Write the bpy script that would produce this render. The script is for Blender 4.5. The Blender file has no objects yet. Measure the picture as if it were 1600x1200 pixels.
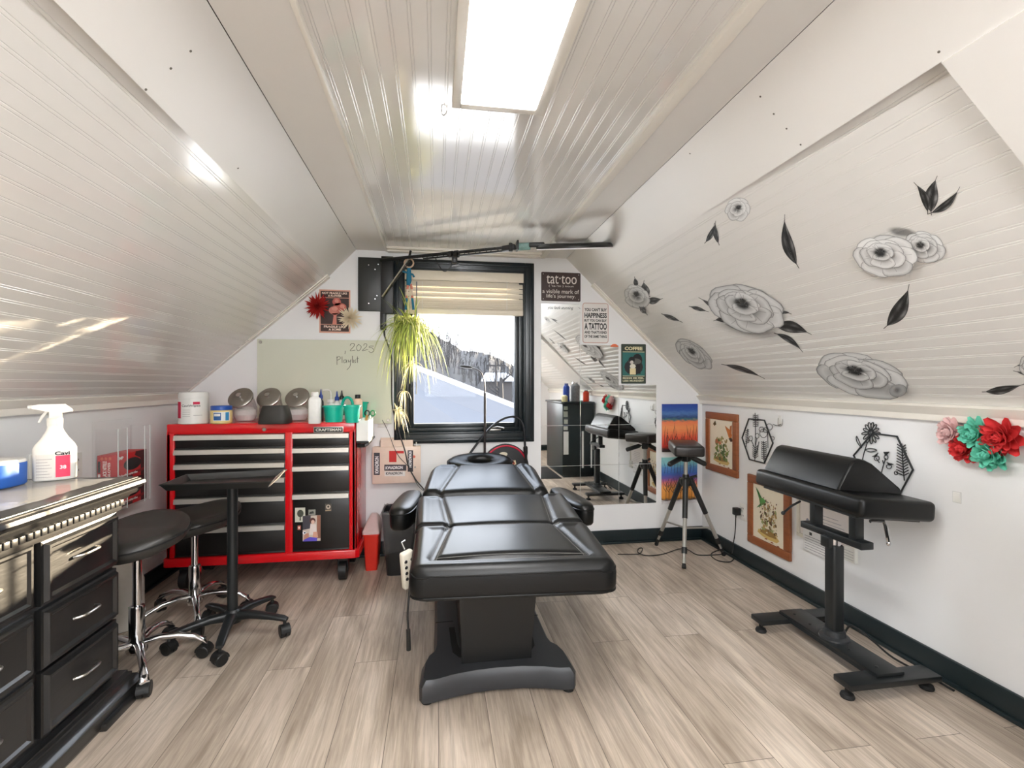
import bpy, bmesh, math, random
from mathutils import Vector, Matrix, Euler
random.seed(7)
sc = bpy.context.scene
C = sc.collection
PI = math.pi
def R(d): return math.radians(d)
# ------------------------------------------------------------------ surveyed camera: position, heading, focal length
CAM = Vector((0, -3.56, 1.219)); YAW = .1541; FPX = 760.0
def ray(px, py):
    c, s = math.cos(YAW), math.sin(YAW)
    x = (px-800)/FPX; z = (600-py)/FPX
    return Vector((x*c+s, -x*s+c, z))
def onY(px, py, y=0.0):                       # survey point on the plane Y = y (back wall and things parallel to it)
    d = ray(px, py); return CAM + d*((y-CAM.y)/d.y)
def onX(px, py, x):
    d = ray(px, py); return CAM + d*((x-CAM.x)/d.x)
def onZ(px, py, z=0.0):
    d = ray(px, py); return CAM + d*((z-CAM.z)/d.z)
def onP(px, py, p, n):
    d = ray(px, py); return CAM + d*((Vector(p)-CAM).dot(n)/d.dot(n))
# ------------------------------------------------------------------ materials
def lin(v): v /= 255.0; return v/12.92 if v <= .04045 else ((v+.055)/1.055)**2.4
def rgb(c): return (lin(c[0]), lin(c[1]), lin(c[2]), 1)
MATS = {}
def pm(name, col, rough=.5, metal=0, var=.06, scale=40, bump=0, bscale=120, coat=0, emit=None, es=0, trans=0, alpha=1, spec=None, ior=1.5, stretch=None):
    if name in MATS: return MATS[name]
    m = bpy.data.materials.new(name); m.use_nodes = True; nt = m.node_tree; b = nt.nodes['Principled BSDF']
    c = rgb(col); b.inputs['Roughness'].default_value = rough; b.inputs['Metallic'].default_value = metal
    b.inputs['Coat Weight'].default_value = coat; b.inputs['Coat Roughness'].default_value = .08
    b.inputs['Transmission Weight'].default_value = trans; b.inputs['Alpha'].default_value = alpha; b.inputs['IOR'].default_value = ior
    if spec is not None: b.inputs['Specular IOR Level'].default_value = spec
    tc = nt.nodes.new('ShaderNodeTexCoord'); src = tc.outputs['Object']
    if stretch:
        mp = nt.nodes.new('ShaderNodeMapping'); mp.inputs['Scale'].default_value = stretch
        nt.links.new(src, mp.inputs['Vector']); src = mp.outputs['Vector']
    n = nt.nodes.new('ShaderNodeTexNoise'); n.inputs['Scale'].default_value = scale; n.inputs['Detail'].default_value = 3
    nt.links.new(src, n.inputs['Vector'])
    mx = nt.nodes.new('ShaderNodeMix'); mx.data_type = 'RGBA'
    mx.inputs['A'].default_value = [max(0, x*(1-var)) for x in c[:3]]+[1]; mx.inputs['B'].default_value = [min(1, x*(1+var)) for x in c[:3]]+[1]
    nt.links.new(n.outputs['Fac'], mx.inputs['Factor']); nt.links.new(mx.outputs['Result'], b.inputs['Base Color'])
    if bump:
        n2 = nt.nodes.new('ShaderNodeTexNoise'); n2.inputs['Scale'].default_value = bscale; nt.links.new(src, n2.inputs['Vector'])
        bp = nt.nodes.new('ShaderNodeBump'); bp.inputs['Strength'].default_value = bump; bp.inputs['Distance'].default_value = .002
        nt.links.new(n2.outputs['Fac'], bp.inputs['Height']); nt.links.new(bp.outputs['Normal'], b.inputs['Normal'])
    if emit is not None:
        b.inputs['Emission Color'].default_value = rgb(emit); b.inputs['Emission Strength'].default_value = es
    MATS[name] = m; return m
def ink(*c): return pm('ink_%d_%d_%d' % c, c, .55, var=.03)          # printed colour on signs, pictures and labels
def attr_mat(name, rough=.55, alpha=False):                          # colours held per vertex: printed decals, variegated leaves
    if name in MATS: return MATS[name]
    m = bpy.data.materials.new(name); m.use_nodes = True; nt = m.node_tree; b = nt.nodes['Principled BSDF']
    a = nt.nodes.new('ShaderNodeAttribute'); a.attribute_name = 'Col'
    nt.links.new(a.outputs['Color'], b.inputs['Base Color']); b.inputs['Roughness'].default_value = rough
    if alpha: nt.links.new(a.outputs['Alpha'], b.inputs['Alpha'])
    MATS[name] = m; return m
# ------------------------------------------------------------------ mesh builder
class MB:
    def __init__(s): s.v = []; s.f = []; s.m = []; s.c = []; s.col = (1, 1, 1, 1)
    def add(s, vs, fs, m=0, cols=None):
        o = len(s.v); s.v += [Vector(v) for v in vs]; s.f += [[i+o for i in f] for f in fs]; s.m += [m]*len(fs)
        s.c += cols if cols else [s.col]*len(vs); return s
    def box(s, x0, x1, y0, y1, z0, z1, m=0):
        v = [(x, y, z) for x in (x0, x1) for y in (y0, y1) for z in (z0, z1)]
        return s.add(v, [(0,1,3,2),(4,6,7,5),(0,4,5,1),(2,3,7,6),(0,2,6,4),(1,5,7,3)], m)
    def rbox(s, c, d, r=.004, seg=2, rot=None, m=0):                  # bevelled box: centre, size
        bm = bmesh.new(); bmesh.ops.create_cube(bm, size=1)
        for v in bm.verts: v.co = Vector((v.co.x*d[0], v.co.y*d[1], v.co.z*d[2]))
        bmesh.ops.bevel(bm, geom=bm.edges[:], offset=min(r, min(d)*.49), segments=seg, affect='EDGES', profile=.5)
        M = Matrix.Translation(c) @ (rot.to_matrix().to_4x4() if isinstance(rot, Euler) else (rot.to_4x4() if rot else Matrix()))
        bm.verts.index_update()
        s.add([M @ v.co for v in bm.verts], [[v.index for v in f.verts] for f in bm.faces], m); bm.free(); return s
    def rb(s, x0, x1, y0, y1, z0, z1, r=.004, seg=2, m=0):
        return s.rbox(((x0+x1)/2, (y0+y1)/2, (z0+z1)/2), (abs(x1-x0), abs(y1-y0), abs(z1-z0)), r, seg, None, m)
    def ring_sweep(s, rings, closed=True, cap0=True, cap1=True, m=0, cols=None):
        n = len(rings[0]); vs = [p for r in rings for p in r]; fs = []
        for i in range(len(rings)-1):
            for j in range(n if closed else n-1):
                k = (j+1) % n; fs.append((i*n+j, i*n+k, (i+1)*n+k, (i+1)*n+j))
        if cap0: fs.append(tuple(range(n))[::-1])
        if cap1: fs.append(tuple((len(rings)-1)*n+j for j in range(n)))
        return s.add(vs, fs, m, cols)
    def tube(s, pts, r, n=8, closed=False, m=0, flat=1.0, up=None):
        pts = [Vector(p) for p in pts]; N = len(pts); rr = r if isinstance(r, (list, tuple)) else [r]*N
        rings = []; prev = None
        for i, p in enumerate(pts):
            if closed: t = pts[(i+1) % N]-pts[i-1]
            else: t = pts[min(i+1, N-1)]-pts[max(i-1, 0)]
            t = t.normalized() if t.length > 1e-9 else Vector((0, 0, 1))
            if prev is None:
                a = Vector(up) if up else (Vector((0, 0, 1)) if abs(t.z) < .9 else Vector((1, 0, 0)))
            else: a = prev
            u = (a-t*a.dot(t)); u = u.normalized() if u.length > 1e-6 else t.orthogonal().normalized(); w = t.cross(u); prev = u
            rings.append([p+(u*math.cos(2*PI*k/n)*flat+w*math.sin(2*PI*k/n))*rr[i] for k in range(n)])
        if closed: rings.append(rings[0]); return s.ring_sweep(rings, True, False, False, m)
        return s.ring_sweep(rings, True, True, True, m)
    def cyl(s, p0, p1, r0, r1=None, n=20, m=0): return s.tube([p0, p1], [r0, r0 if r1 is None else r1], n, m=m)
    def lathe(s, prof, c=(0, 0, 0), n=28, axis=None, m=0, sx=1, sy=1):      # profile of (radius, height)
        M = axis.to_track_quat('Z', 'Y').to_matrix() if axis is not None else Matrix.Identity(3)
        rings = [[Vector(c)+M @ Vector((max(r, 1e-4)*math.cos(2*PI*k/n)*sx, max(r, 1e-4)*math.sin(2*PI*k/n)*sy, z)) for k in range(n)] for r, z in prof]
        return s.ring_sweep(rings, True, True, True, m)
    def ell(s, c, d, m=0, n=16, k=10, rot=None):
        M = rot.to_matrix() if isinstance(rot, Euler) else (rot or Matrix.Identity(3))
        rings = [[Vector(c)+M @ Vector((math.cos(2*PI*j/n)*math.sin(PI*i/k)*d[0], math.sin(2*PI*j/n)*math.sin(PI*i/k)*d[1], -math.cos(PI*i/k)*d[2])) for j in range(n)] for i in range(1, k)]
        return s.ring_sweep(rings, True, True, True, m)
    def prism(s, pts, d, m=0):                                        # planar outline pushed along vector d
        pts = [Vector(p) for p in pts]; d = Vector(d); n = len(pts)
        s.add(pts+[p+d for p in pts], [tuple(range(n))[::-1], tuple(range(n, 2*n))]+[(i, (i+1) % n, n+(i+1) % n, n+i) for i in range(n)], m); return s
    def quad(s, a, b, c, d, m=0): return s.add([a, b, c, d], [(0, 1, 2, 3)], m)
    def mesh(s, name, mats, smooth=30):
        me = bpy.data.meshes.new(name); me.from_pydata([tuple(v) for v in s.v], [], s.f)
        for mt in (mats if isinstance(mats, (list, tuple)) else [mats]): me.materials.append(mt)
        me.polygons.foreach_set('material_index', s.m)
        if any(c != (1, 1, 1, 1) for c in s.c):
            a = me.color_attributes.new('Col', 'FLOAT_COLOR', 'POINT'); a.data.foreach_set('color', [x for c in s.c for x in c])
        bm = bmesh.new(); bm.from_mesh(me); bmesh.ops.recalc_face_normals(bm, faces=bm.faces[:]); bm.to_mesh(me); bm.free()
        if smooth:
            me.polygons.foreach_set('use_smooth', [True]*len(me.polygons)); me.set_sharp_from_angle(angle=R(smooth))
        return me
def base_of(mb):
    xs = [v.x for v in mb.v]; ys = [v.y for v in mb.v]; zs = [v.z for v in mb.v]
    return Vector(((min(xs)+max(xs))/2, (min(ys)+max(ys))/2, min(zs)))
def tag(o, label, cat, group=None, kind=None):
    if label: o['label'] = label
    if cat: o['category'] = cat
    if group: o['group'] = group
    if kind: o['kind'] = kind
    return o
def solid(name, mb, mats, label=None, cat=None, group=None, kind=None, smooth=30):     # a thing that is one mesh
    b = base_of(mb); mb.v = [v-b for v in mb.v]
    o = bpy.data.objects.new(name, mb.mesh(name, mats, smooth)); C.objects.link(o); o.location = b
    return tag(o, label, cat, group, kind)
def struct(name, mb, mats, smooth=30): return solid(name, mb, mats, kind='structure', smooth=smooth)
def thing(name, label, cat, loc=(0, 0, 0), rz=0, group=None, kind=None, rot=None):      # an Empty at the thing's base
    o = bpy.data.objects.new(name, None); C.objects.link(o); o.empty_display_size = .05
    o.location = loc; o.rotation_euler = rot if rot else (0, 0, rz)
    return tag(o, label, cat, group, kind)
def root_of(o):
    while o.parent: o = o.parent
    return o
def part(name, mb, mats, parent, label=None, local=False, smooth=30):   # world coordinates unless local
    if not local:
        r = root_of(parent); M = (Matrix.Translation(r.location) @ r.rotation_euler.to_matrix().to_4x4()).inverted()
        mb.v = [M @ v for v in mb.v]
    o = bpy.data.objects.new(name, mb.mesh(name, mats, smooth)); C.objects.link(o); o.parent = parent
    if label: o['label'] = label
    return o
def dup(root, loc, rz, label=None):
    r = root.copy(); C.objects.link(r); r.location = loc; r.rotation_euler = (0, 0, rz)
    if label: r['label'] = label
    for ch in list(root.children):
        c = ch.copy(); C.objects.link(c); c.parent = r
        for g in list(ch.children):
            d = g.copy(); C.objects.link(d); d.parent = c
    return r
def text(body, o, right, up, h, w, mat, parent, name='lettering', bold=.012, shear=0, out=.0004):
    # letters laid in the plane (right, up), box w x h with lower left corner o
    cu = bpy.data.curves.new(name, 'FONT'); cu.body = body; cu.size = 1; cu.offset = bold; cu.shear = shear; cu.align_x = 'LEFT'; cu.resolution_u = 3
    ob = bpy.data.objects.new(name, cu); C.objects.link(ob); dg = bpy.context.evaluated_depsgraph_get(); dg.update()
    me = bpy.data.meshes.new_from_object(ob.evaluated_get(dg)); bpy.data.objects.remove(ob); bpy.data.curves.remove(cu)
    xs = [v.co.x for v in me.vertices]; ys = [v.co.y for v in me.vertices]
    x0, x1, y0, y1 = min(xs), max(xs), min(ys), max(ys); right = Vector(right).normalized(); up = Vector(up).normalized(); n = right.cross(up)
    mb = MB(); mb.add([Vector(o)+right*((v.co.x-x0)/(x1-x0)*w)+up*((v.co.y-y0)/(y1-y0)*h)+n*out for v in me.vertices], [list(p.vertices) for p in me.polygons])
    bpy.data.meshes.remove(me)
    return part(name, mb, mat, parent, smooth=0)
def bez(p0, p1, p2, p3, n=16):
    p0, p1, p2, p3 = map(Vector, (p0, p1, p2, p3)); out = []
    for i in range(n+1):
        t = i/n; u = 1-t; out.append(p0*u**3+p1*3*u*u*t+p2*3*u*t*t+p3*t**3)
    return out
def spline(pts, n=6):                                                 # Catmull-Rom through pts
    P = [Vector(p) for p in pts]; P = [P[0]*2-P[1]]+P+[P[-1]*2-P[-2]]; out = []
    for i in range(1, len(P)-2):
        for k in range(n):
            t = k/n; a, b, c, d = P[i-1:i+3]
            out.append(.5*((2*b)+(c-a)*t+(2*a-5*b+4*c-d)*t*t+(3*b-a-3*c+d)*t**3))
    return out+[P[-2]]
# common materials
white_paint = pm('white_semi_gloss_paint', (226, 223, 218), .36, var=.015, scale=6)
wall_paint = pm('light_grey_wall_paint', (232, 232, 232), .5, var=.015, scale=5)
bead_left = pm('white_gloss_beadboard', (226, 223, 218), .15, var=.015, scale=6, coat=.6)
bead_right = pm('white_satin_beadboard_dimmed', (221, 218, 213), .34, var=.015, scale=6)  # same white paint as the left slope, colour dimmed against strong light here
bead_top = pm('white_gloss_ceiling_beadboard', (228, 225, 220), .12, var=.015, scale=6, coat=.8, spec=.7)
trim_paint = pm('white_trim_paint', (236, 231, 221), .3, var=.015, scale=9)
teal_black = pm('dark_teal_paint', (20, 29, 33), .3, var=.08, scale=14)
teal_base = pm('dark_teal_baseboard_paint', (24, 36, 39), .42, var=.08, scale=14)
black_plastic = pm('black_plastic', (22, 23, 23), .45)
black_metal = pm('black_powder_coat', (25, 28, 29), .38)
black_leather = pm('black_vinyl_upholstery', (11, 12, 12), .36, var=.08, scale=30, bump=.12, bscale=420, spec=.34)
chrome = pm('polished_chrome', (214, 214, 216), .12, 1, var=.02)
steel = pm('brushed_steel', (176, 172, 165), .32, 1, var=.06)
alu = pm('brushed_aluminium', (208, 204, 196), .45, .75, var=.05)
red_paint = pm('gloss_red_enamel', (212, 14, 24), .24, var=.03, coat=.3)
white_plastic = pm('white_plastic', (228, 227, 222), .4, var=.02)
rubber = pm('black_rubber', (18, 18, 18), .7)
paper_white = pm('white_paper', (232, 231, 227), .7, var=.02)
# ================================================================== ROOM SHELL
XR, XL, YB, YF, ZC = 2.07, -1.695, 0.0, -5.2, 2.165
LA, LB, LC = Vector((-.56, 0, ZC)), Vector((-.742, 0, 1.972)), Vector((XL, 0, 1.115))
RA, RB_, RC = Vector((.968, 0, ZC)), Vector((1.168, 0, 1.973)), Vector((XR, 0, 1.109))
def floor_material():
    m = bpy.data.materials.new('oak_vinyl_planks'); m.use_nodes = True; nt = m.node_tree; N = nt.nodes; L = nt.links; b = N['Principled BSDF']
    tc = N.new('ShaderNodeTexCoord'); sw = N.new('ShaderNodeMapping'); sw.inputs['Rotation'].default_value = (0, 0, PI/2)
    L.new(tc.outputs['Object'], sw.inputs['Vector'])
    br = N.new('ShaderNodeTexBrick'); br.inputs['Scale'].default_value = 1; br.inputs['Brick Width'].default_value = 1.22; br.inputs['Row Height'].default_value = .18
    br.inputs['Mortar Size'].default_value = .0011; br.inputs['Mortar Smooth'].default_value = .2; br.offset = .37; br.offset_frequency = 2
    br.inputs['Color1'].default_value = (0, 0, 0, 1); br.inputs['Color2'].default_value = (1, 1, 1, 1); br.inputs['Mortar'].default_value = (.5, .5, .5, 1)
    L.new(sw.outputs['Vector'], br.inputs['Vector'])
    def noise(scale, vec, detail=4, rough=.6, dist=0):
        mp = N.new('ShaderNodeMapping'); mp.inputs['Scale'].default_value = vec; L.new(tc.outputs['Object'], mp.inputs['Vector'])
        off = N.new('ShaderNodeVectorMath'); off.operation = 'MULTIPLY_ADD'; L.new(br.outputs['Color'], off.inputs[0]); off.inputs[1].default_value = (7, 7, 7); L.new(mp.outputs['Vector'], off.inputs[2])
        n = N.new('ShaderNodeTexNoise'); n.inputs['Scale'].default_value = scale; n.inputs['Detail'].default_value = detail; n.inputs['Roughness'].default_value = rough; n.inputs['Distortion'].default_value = dist
        L.new(off.outputs['Vector'], n.inputs['Vector']); return n.outputs['Fac']
    def ramp(src, stops):
        r = N.new('ShaderNodeValToRGB'); e = r.color_ramp.elements
        for i, (p, c) in enumerate(stops):
            el = e[i] if i < 2 else e.new(p); el.position = p; el.color = rgb(c)
        L.new(src, r.inputs['Fac']); return r.outputs['Color']
    broad = noise(1, (5.5, 1.0, 1), 3, .55, 1.2); grain = noise(1, (60, 3.2, 1), 4, .65, .6); fine = noise(1, (210, 5, 1), 3, .6)
    c1 = ramp(broad, [(.28, (163, 151, 138)), (.5, (192, 180, 167)), (.72, (214, 204, 192))])
    def mix(a, bb, fac, mode='MIX'):
        x = N.new('ShaderNodeMix'); x.data_type = 'RGBA'; x.blend_type = mode
        x.inputs['Factor'].default_value = fac if not hasattr(fac, 'name') else .5
        if hasattr(fac, 'name'): L.new(fac, x.inputs['Factor'])
        for k, q in (('A', a), ('B', bb)):
            if hasattr(q, 'name'): L.new(q, x.inputs[k])
            else: x.inputs[k].default_value = q
        return x.outputs['Result']
    c2 = mix(c1, ramp(grain, [(.35, (136, 124, 112)), (.6, (255, 255, 255))]), .42, 'MULTIPLY')
    c3 = mix(c2, ramp(fine, [(.52, (150, 138, 124)), (.72, (214, 206, 196))]), .22, 'OVERLAY')
    c4 = mix(c3, ramp(br.outputs['Color'], [(0, (150, 146, 142)), (1, (208, 204, 200))]), .5, 'SOFT_LIGHT')
    c5 = mix(c4, rgb((84, 76, 68)), br.outputs['Fac'])
    L.new(c5, b.inputs['Base Color']); b.inputs['Roughness'].default_value = .42
    bp = N.new('ShaderNodeBump'); bp.inputs['Strength'].default_value = .12; bp.inputs['Distance'].default_value = .001; L.new(grain, bp.inputs['Height']); L.new(bp.outputs['Normal'], b.inputs['Normal'])
    return m
struct('floor', MB().box(XL-.1, XR+.1, YF-.1, .15, -.05, 0), floor_material(), smooth=0)
# back wall, four pieces of one wall round the window opening
HX0, HX1, HZ0, HZ1 = -.235, .652, .858, 2.05
wb = MB(); wb.box(-2.1, HX0, 0, .14, 0, 2.5); wb.box(HX1, 2.5, 0, .14, 0, 2.5); wb.box(HX0, HX1, 0, .14, 0, HZ0); wb.box(HX0, HX1, 0, .14, HZ1, 2.5)
struct('wall_back', wb, wall_paint, smooth=0)
struct('wall_left', MB().box(XL-.1, XL, YF, 0, 0, 1.14), wall_paint, smooth=0)
struct('wall_right', MB().box(XR, XR+.1, YF, 0, 0, 1.12), wall_paint, smooth=0)
WX0, WX1, WZ0, WZ1 = -.25, .75, .95, 2.0                            # unseen opening added in the rear gable to let light in from behind
wr = MB(); wr.box(-2.1, WX0, YF-.1, YF, 0, 2.5); wr.box(WX1, 2.5, YF-.1, YF, 0, 2.5); wr.box(WX0, WX1, YF-.1, YF, 0, WZ0); wr.box(WX0, WX1, YF-.1, YF, WZ1, 2.5)
struct('wall_rear', wr, wall_paint, smooth=0)
# ceilings: beadboard sheets with real grooves running along the room
def bead_profile(length, pitch=.051, g=.0016, d=.0016):
    out = [(0, 0)]; t = pitch*.6
    while t < length-.012:
        for q in (t, t+.0085):
            out += [(q-g, 0), (q, d), (q+g, 0)]
        t += pitch
    return out+[(length, 0)]
def beadboard(name, a, b, outward, stations):
    L = (b-a).length; u = (b-a).normalized(); mb = MB(); prof = bead_profile(L); n = len(prof); vs = []
    for y, lift in stations:
        for t, d in prof:
            vs.append(a+u*t+outward*(d+lift*(1-t/L))+Vector((0, y, 0)))
    fs = [(i*n+j, i*n+j+1, (i+1)*n+j+1, (i+1)*n+j) for i in range(len(stations)-1) for j in range(n-1)]
    # backing so that the sheet has thickness
    mb.add(vs, fs)
    k = [a+outward*.04, b+outward*.04]
    mb.quad(k[0]+Vector((0, .0, 0)), k[1], k[1]+Vector((0, YF, 0)), k[0]+Vector((0, YF, 0)))
    return struct(name, mb, {'ceiling_left': bead_left, 'ceiling_right': bead_right, 'ceiling': bead_top}[name], smooth=20)
nL = Vector((-(LB-LC).normalized().z, 0, (LB-LC).normalized().x)).normalized()
if nL.z < 0: nL = -nL
nR = Vector(((RC-RB_).normalized().z, 0, -(RC-RB_).normalized().x)); nR = nR if nR.z > 0 else -nR
ST = [(0, 0), (-1.45, 0), (-2.6, .032), (YF, .05)]
beadboard('ceiling_left', LB, LC, nL, ST)
beadboard('ceiling_right', RB_, RC, nR, ST)
cb = beadboard('ceiling', Vector((-.36, 0, ZC+.013)), Vector((.80, 0, ZC+.013)), Vector((0, 0, 1)), [(0, 0), (YF, 0)])
# smooth painted boards between the beadboard sheets
def plank(name, a, b, out, th, y0=0, y1=YF, mat=None):
    mb = MB(); q = [a, b, b+out*th, a+out*th]
    mb.prism([p+Vector((0, y0, 0)) for p in q], (0, y1-y0, 0)); return struct(name, mb, mat or white_paint, smooth=0)
plank('trim_1', LA, LB, nL, .05); plank('trim_2', RA+Vector((.0012, 0, -.0012)), RB_, nR, .05)
plank('trim_3', LA+Vector((.003, 0, 0)), Vector((-.35, 0, ZC)), Vector((0, 0, 1)), .03); plank('trim_4', Vector((.80, 0, ZC)), RA, Vector((0, 0, 1)), .03)
mb = MB(); mb.rb(-.358, -.343, YF, 0, ZC-.006, ZC+.02, .003); struct('trim_5', mb, trim_paint)
mb = MB(); mb.rb(.762, .802, YF, 0, ZC-.008, ZC+.02, .004); struct('trim_6', mb, trim_paint)
mb = MB(); mb.rb(-.343, .762, -.05, 0, ZC-.012, ZC+.02, .004); mb.rb(-.343, .762, -.085, -.05, ZC-.002, ZC+.02, .004); struct('trim_7', mb, trim_paint)
# gable trim boards on the slopes against the back wall
def gable(name, a, b, out):
    mb = MB(); u = (b-a).normalized(); q0 = a-out*.014; q1 = b-out*.014
    mb.prism([a+out*.01, q0, q1, b+out*.01], (0, -.045, 0)); mb.prism([a+out*.01-u*0, a-out*.008, b-out*.008, b+out*.01], (0, -.068, 0)); struct(name, mb, trim_paint)
gable('trim_8', LB, LC-Vector((0, 0, -.02)), nL); gable('trim_9', RB_, RC+Vector((0, 0, .02)), nR)
# knee wall cap boards with a bevelled top
def cap(name, x, sgn, z0, z1):
    mb = MB(); mb.prism([(x, 0, z0), (x-sgn*.022, 0, z0), (x-sgn*.026, 0, z1-.012), (x-sgn*.052, 0, z1+.022), (x, 0, z1+.04)], (0, YF, 0)); struct(name, mb, trim_paint, smooth=0)
cap('trim_10', XL, -1, 1.092, 1.132); cap('trim_11', XR, 1, 1.066, 1.104)
# smooth board down the right slope beyond the beadboard
o = -nR*.006
plank('trim_12', RB_+o, RC+o, nR, .03, -2.592, -3.3)
# unseen roof shell added above the boards to block leaking sky light
rk = MB(); e = .09; pr = [LC+nL*e+Vector((-.25, 0, -.23)), LB+nL*e, LA+Vector((-.05, 0, e+.03)), RA+Vector((.05, 0, e+.03)), RB_+nR*e, RC+nR*e+Vector((.25, 0, -.24))]
po = [p+Vector((0, 0, .06)) for p in pr]; rk.prism([p+Vector((0, .2, 0)) for p in pr+po[::-1]], (0, YF-.35, 0)); struct('roof_light_block', rk, pm('light_block_brown', (70, 60, 50), .9), smooth=0)
# nail holes in the smooth boards
mb = MB()
for (px, py) in [(658/4+0, 0)]: pass
for px, py in [(298, 80), (267, 107), (228, 140), (372, 263)]:
    p = onP(px, py, LB, nL)-nL*.0006; mb.lathe([(0, 0), (.0035, 0), (.0035, .001)], p, 8, nL)
for px, py in [(1467, 81), (1481, 96), (1188, 151), (1209, 178), (1229, 201), (1251, 226), (1130, 125), (1078, 240)]:
    p = onP(px, py, RB_, nR)-nR*.0006; mb.lathe([(0, 0), (.0032, 0), (.0032, .001)], p, 8, nR)
struct('trim_13', mb, pm('nail_hole', (104, 98, 90), .7))
# baseboards with shoe moulding
def base(name, x0, x1, y0, y1, sx, sy):
    mb = MB(); mb.rb(x0, x1, y0, y1, 0, .103, .004)
    if sx: mb.rb(x0+sx if sx > 0 else x0+sx, x1+sx, y0, y1, 0, .018, .006)
    if sy: mb.rb(x0, x1, y0+sy, y1+sy, 0, .018, .006)
    struct(name, mb, teal_base)
base('baseboard_back', XL, XR, -.016, 0, 0, -.012); base('baseboard_right', XR-.016, XR, YF, -.016, -.012, 0)
base('baseboard_left', XL, XL+.016, YF, -.016, .012, 0); base('baseboard_rear', XL, XR, YF, YF+.016, 0, .012)
# ---------------- window
w = thing('window_1', None, None, ((HX0+HX1)/2, 0, HZ0), kind='structure')
mb = MB(); o0, o1, p0, p1 = -.298, .716, .792, 2.114; t = .066
def frame(mb, x0, x1, z0, z1, t, y0, y1, r=.003, m=0):
    mb.rb(x0, x0+t, y0, y1, z0, z1, r, m=m); mb.rb(x1-t, x1, y0, y1, z0, z1, r, m=m); mb.rb(x0+t, x1-t, y0, y1, z0, z0+t, r, m=m); mb.rb(x0+t, x1-t, y0, y1, z1-t, z1, r, m=m)
frame(mb, o0, o1, p0, p1, t, -.02, 0); frame(mb, o0+.012, o1-.012, p0+.012, p1-.012, .02, -.026, -.018)
frame(mb, HX0-.001, HX1+.001, HZ0-.001, HZ1+.001, .012, -.012, .135)
part('window_frame', mb, teal_black, w)
mb = MB(); frame(mb, HX0+.012, HX1-.012, HZ0+.012, HZ1-.012, .03, .03, .1); frame(mb, HX0+.04, HX1-.04, HZ0+.04, HZ1-.04, .032, .045, .09)
part('window_sash', mb, teal_black, w)
glass = bpy.data.materials.new('clear_window_glass'); glass.use_nodes = True; nt = glass.node_tree
g1 = nt.nodes.new('ShaderNodeBsdfTransparent'); g1.inputs['Color'].default_value = (.97, .98, .98, 1); g2 = nt.nodes.new('ShaderNodeBsdfGlossy'); g2.inputs['Roughness'].default_value = .02
mxs = nt.nodes.new('ShaderNodeMixShader'); fr = nt.nodes.new('ShaderNodeFresnel'); fr.inputs['IOR'].default_value = 1.12; nt.links.new(fr.outputs[0], mxs.inputs[0]); nt.links.new(g1.outputs[0], mxs.inputs[1]); nt.links.new(g2.outputs[0], mxs.inputs[2])
nt.links.new(mxs.outputs[0], nt.nodes['Material Output'].inputs['Surface'])
part('window_pane', MB().box(HX0+.06, HX1-.06, .066, .07, HZ0+.06, HZ1-.06), glass, w, smooth=0)
mb = MB(); a = onY(772, 669, .04); mb.rb(a.x-.05, a.x+.05, .02, .034, a.z-.018, a.z-.004, .003); mb.tube([(a.x-.02, .02, a.z), (a.x+.02, .0, a.z+.012), (a.x+.06, -.004, a.z+.004)], .006); mb.ell((a.x+.065, -.004, a.z+.002), (.009, .009, .007))
part('crank_handle', mb, steel, w)
w2 = thing('added_fill_window', None, None, ((WX0+WX1)/2, YF, WZ0), kind='structure')  # made-up window, added to brighten the room from behind the camera
mb = MB(); frame(mb, WX0-.05, WX1+.05, WZ0-.05, WZ1+.05, .06, YF, YF+.02); frame(mb, WX0-.001, WX1+.001, WZ0-.001, WZ1+.001, .04, YF-.08, YF+.005); mb.rb((WX0+WX1)/2-.02, (WX0+WX1)/2+.02, YF-.07, YF-.03, WZ0+.03, WZ1-.03, .003); part('window_frame', mb, teal_black, w2)
part('window_pane', MB().box(WX0+.03, WX1-.03, YF-.055, YF-.05, WZ0+.03, WZ1-.03), glass, w2, smooth=0)
# ---------------- window blind
vinyl = pm('cream_vinyl_blind', (226, 216, 198), .45, var=.02)
w = thing('window_blind', 'cream horizontal slat blind drawn up at the top of the window', 'blind', (.2, .02, 1.72))
bx0, bx1 = onY(631, 430, .02).x, onY(817.5, 430, .02).x
z = lambda py: onY(724, py, .02).z
part('valance', MB().rb(bx0, bx1, .0, .012, z(440), z(424), .003), vinyl, w)
for py in (444, 452, 460, 467, 470.5, 473.5, 476.5, 479.5, 482):
    mb = MB(); mb.rbox(((bx0+bx1)/2, .028, z(py)), (bx1-bx0-.004, .05 if py < 470 else .045, .003), .0012, 1, Euler((R(72 if py < 464 else 62 if py < 480 else 10), 0, 0))); part('slat', mb, vinyl, w)
part('bottom_rail', MB().rb(bx0+.002, bx1-.002, .006, .052, z(492), z(483.5), .004), vinyl, w)
mb = MB(); p = onY(651, 440, -.004); mb.tube([p, onY(650.5, 616, -.004)], .0045, 6); part('tilt_wand', mb, pm('grey_acrylic_wand', (120, 122, 124), .3), w)
for px in (660, 792):
    p = onY(px, 440, .0); q = onY(px, 484, .0); part('ladder_cord', MB().tube([(p.x, -.001, p.z), (q.x, -.001, q.z)], .0016, 5), paper_white, w)
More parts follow.
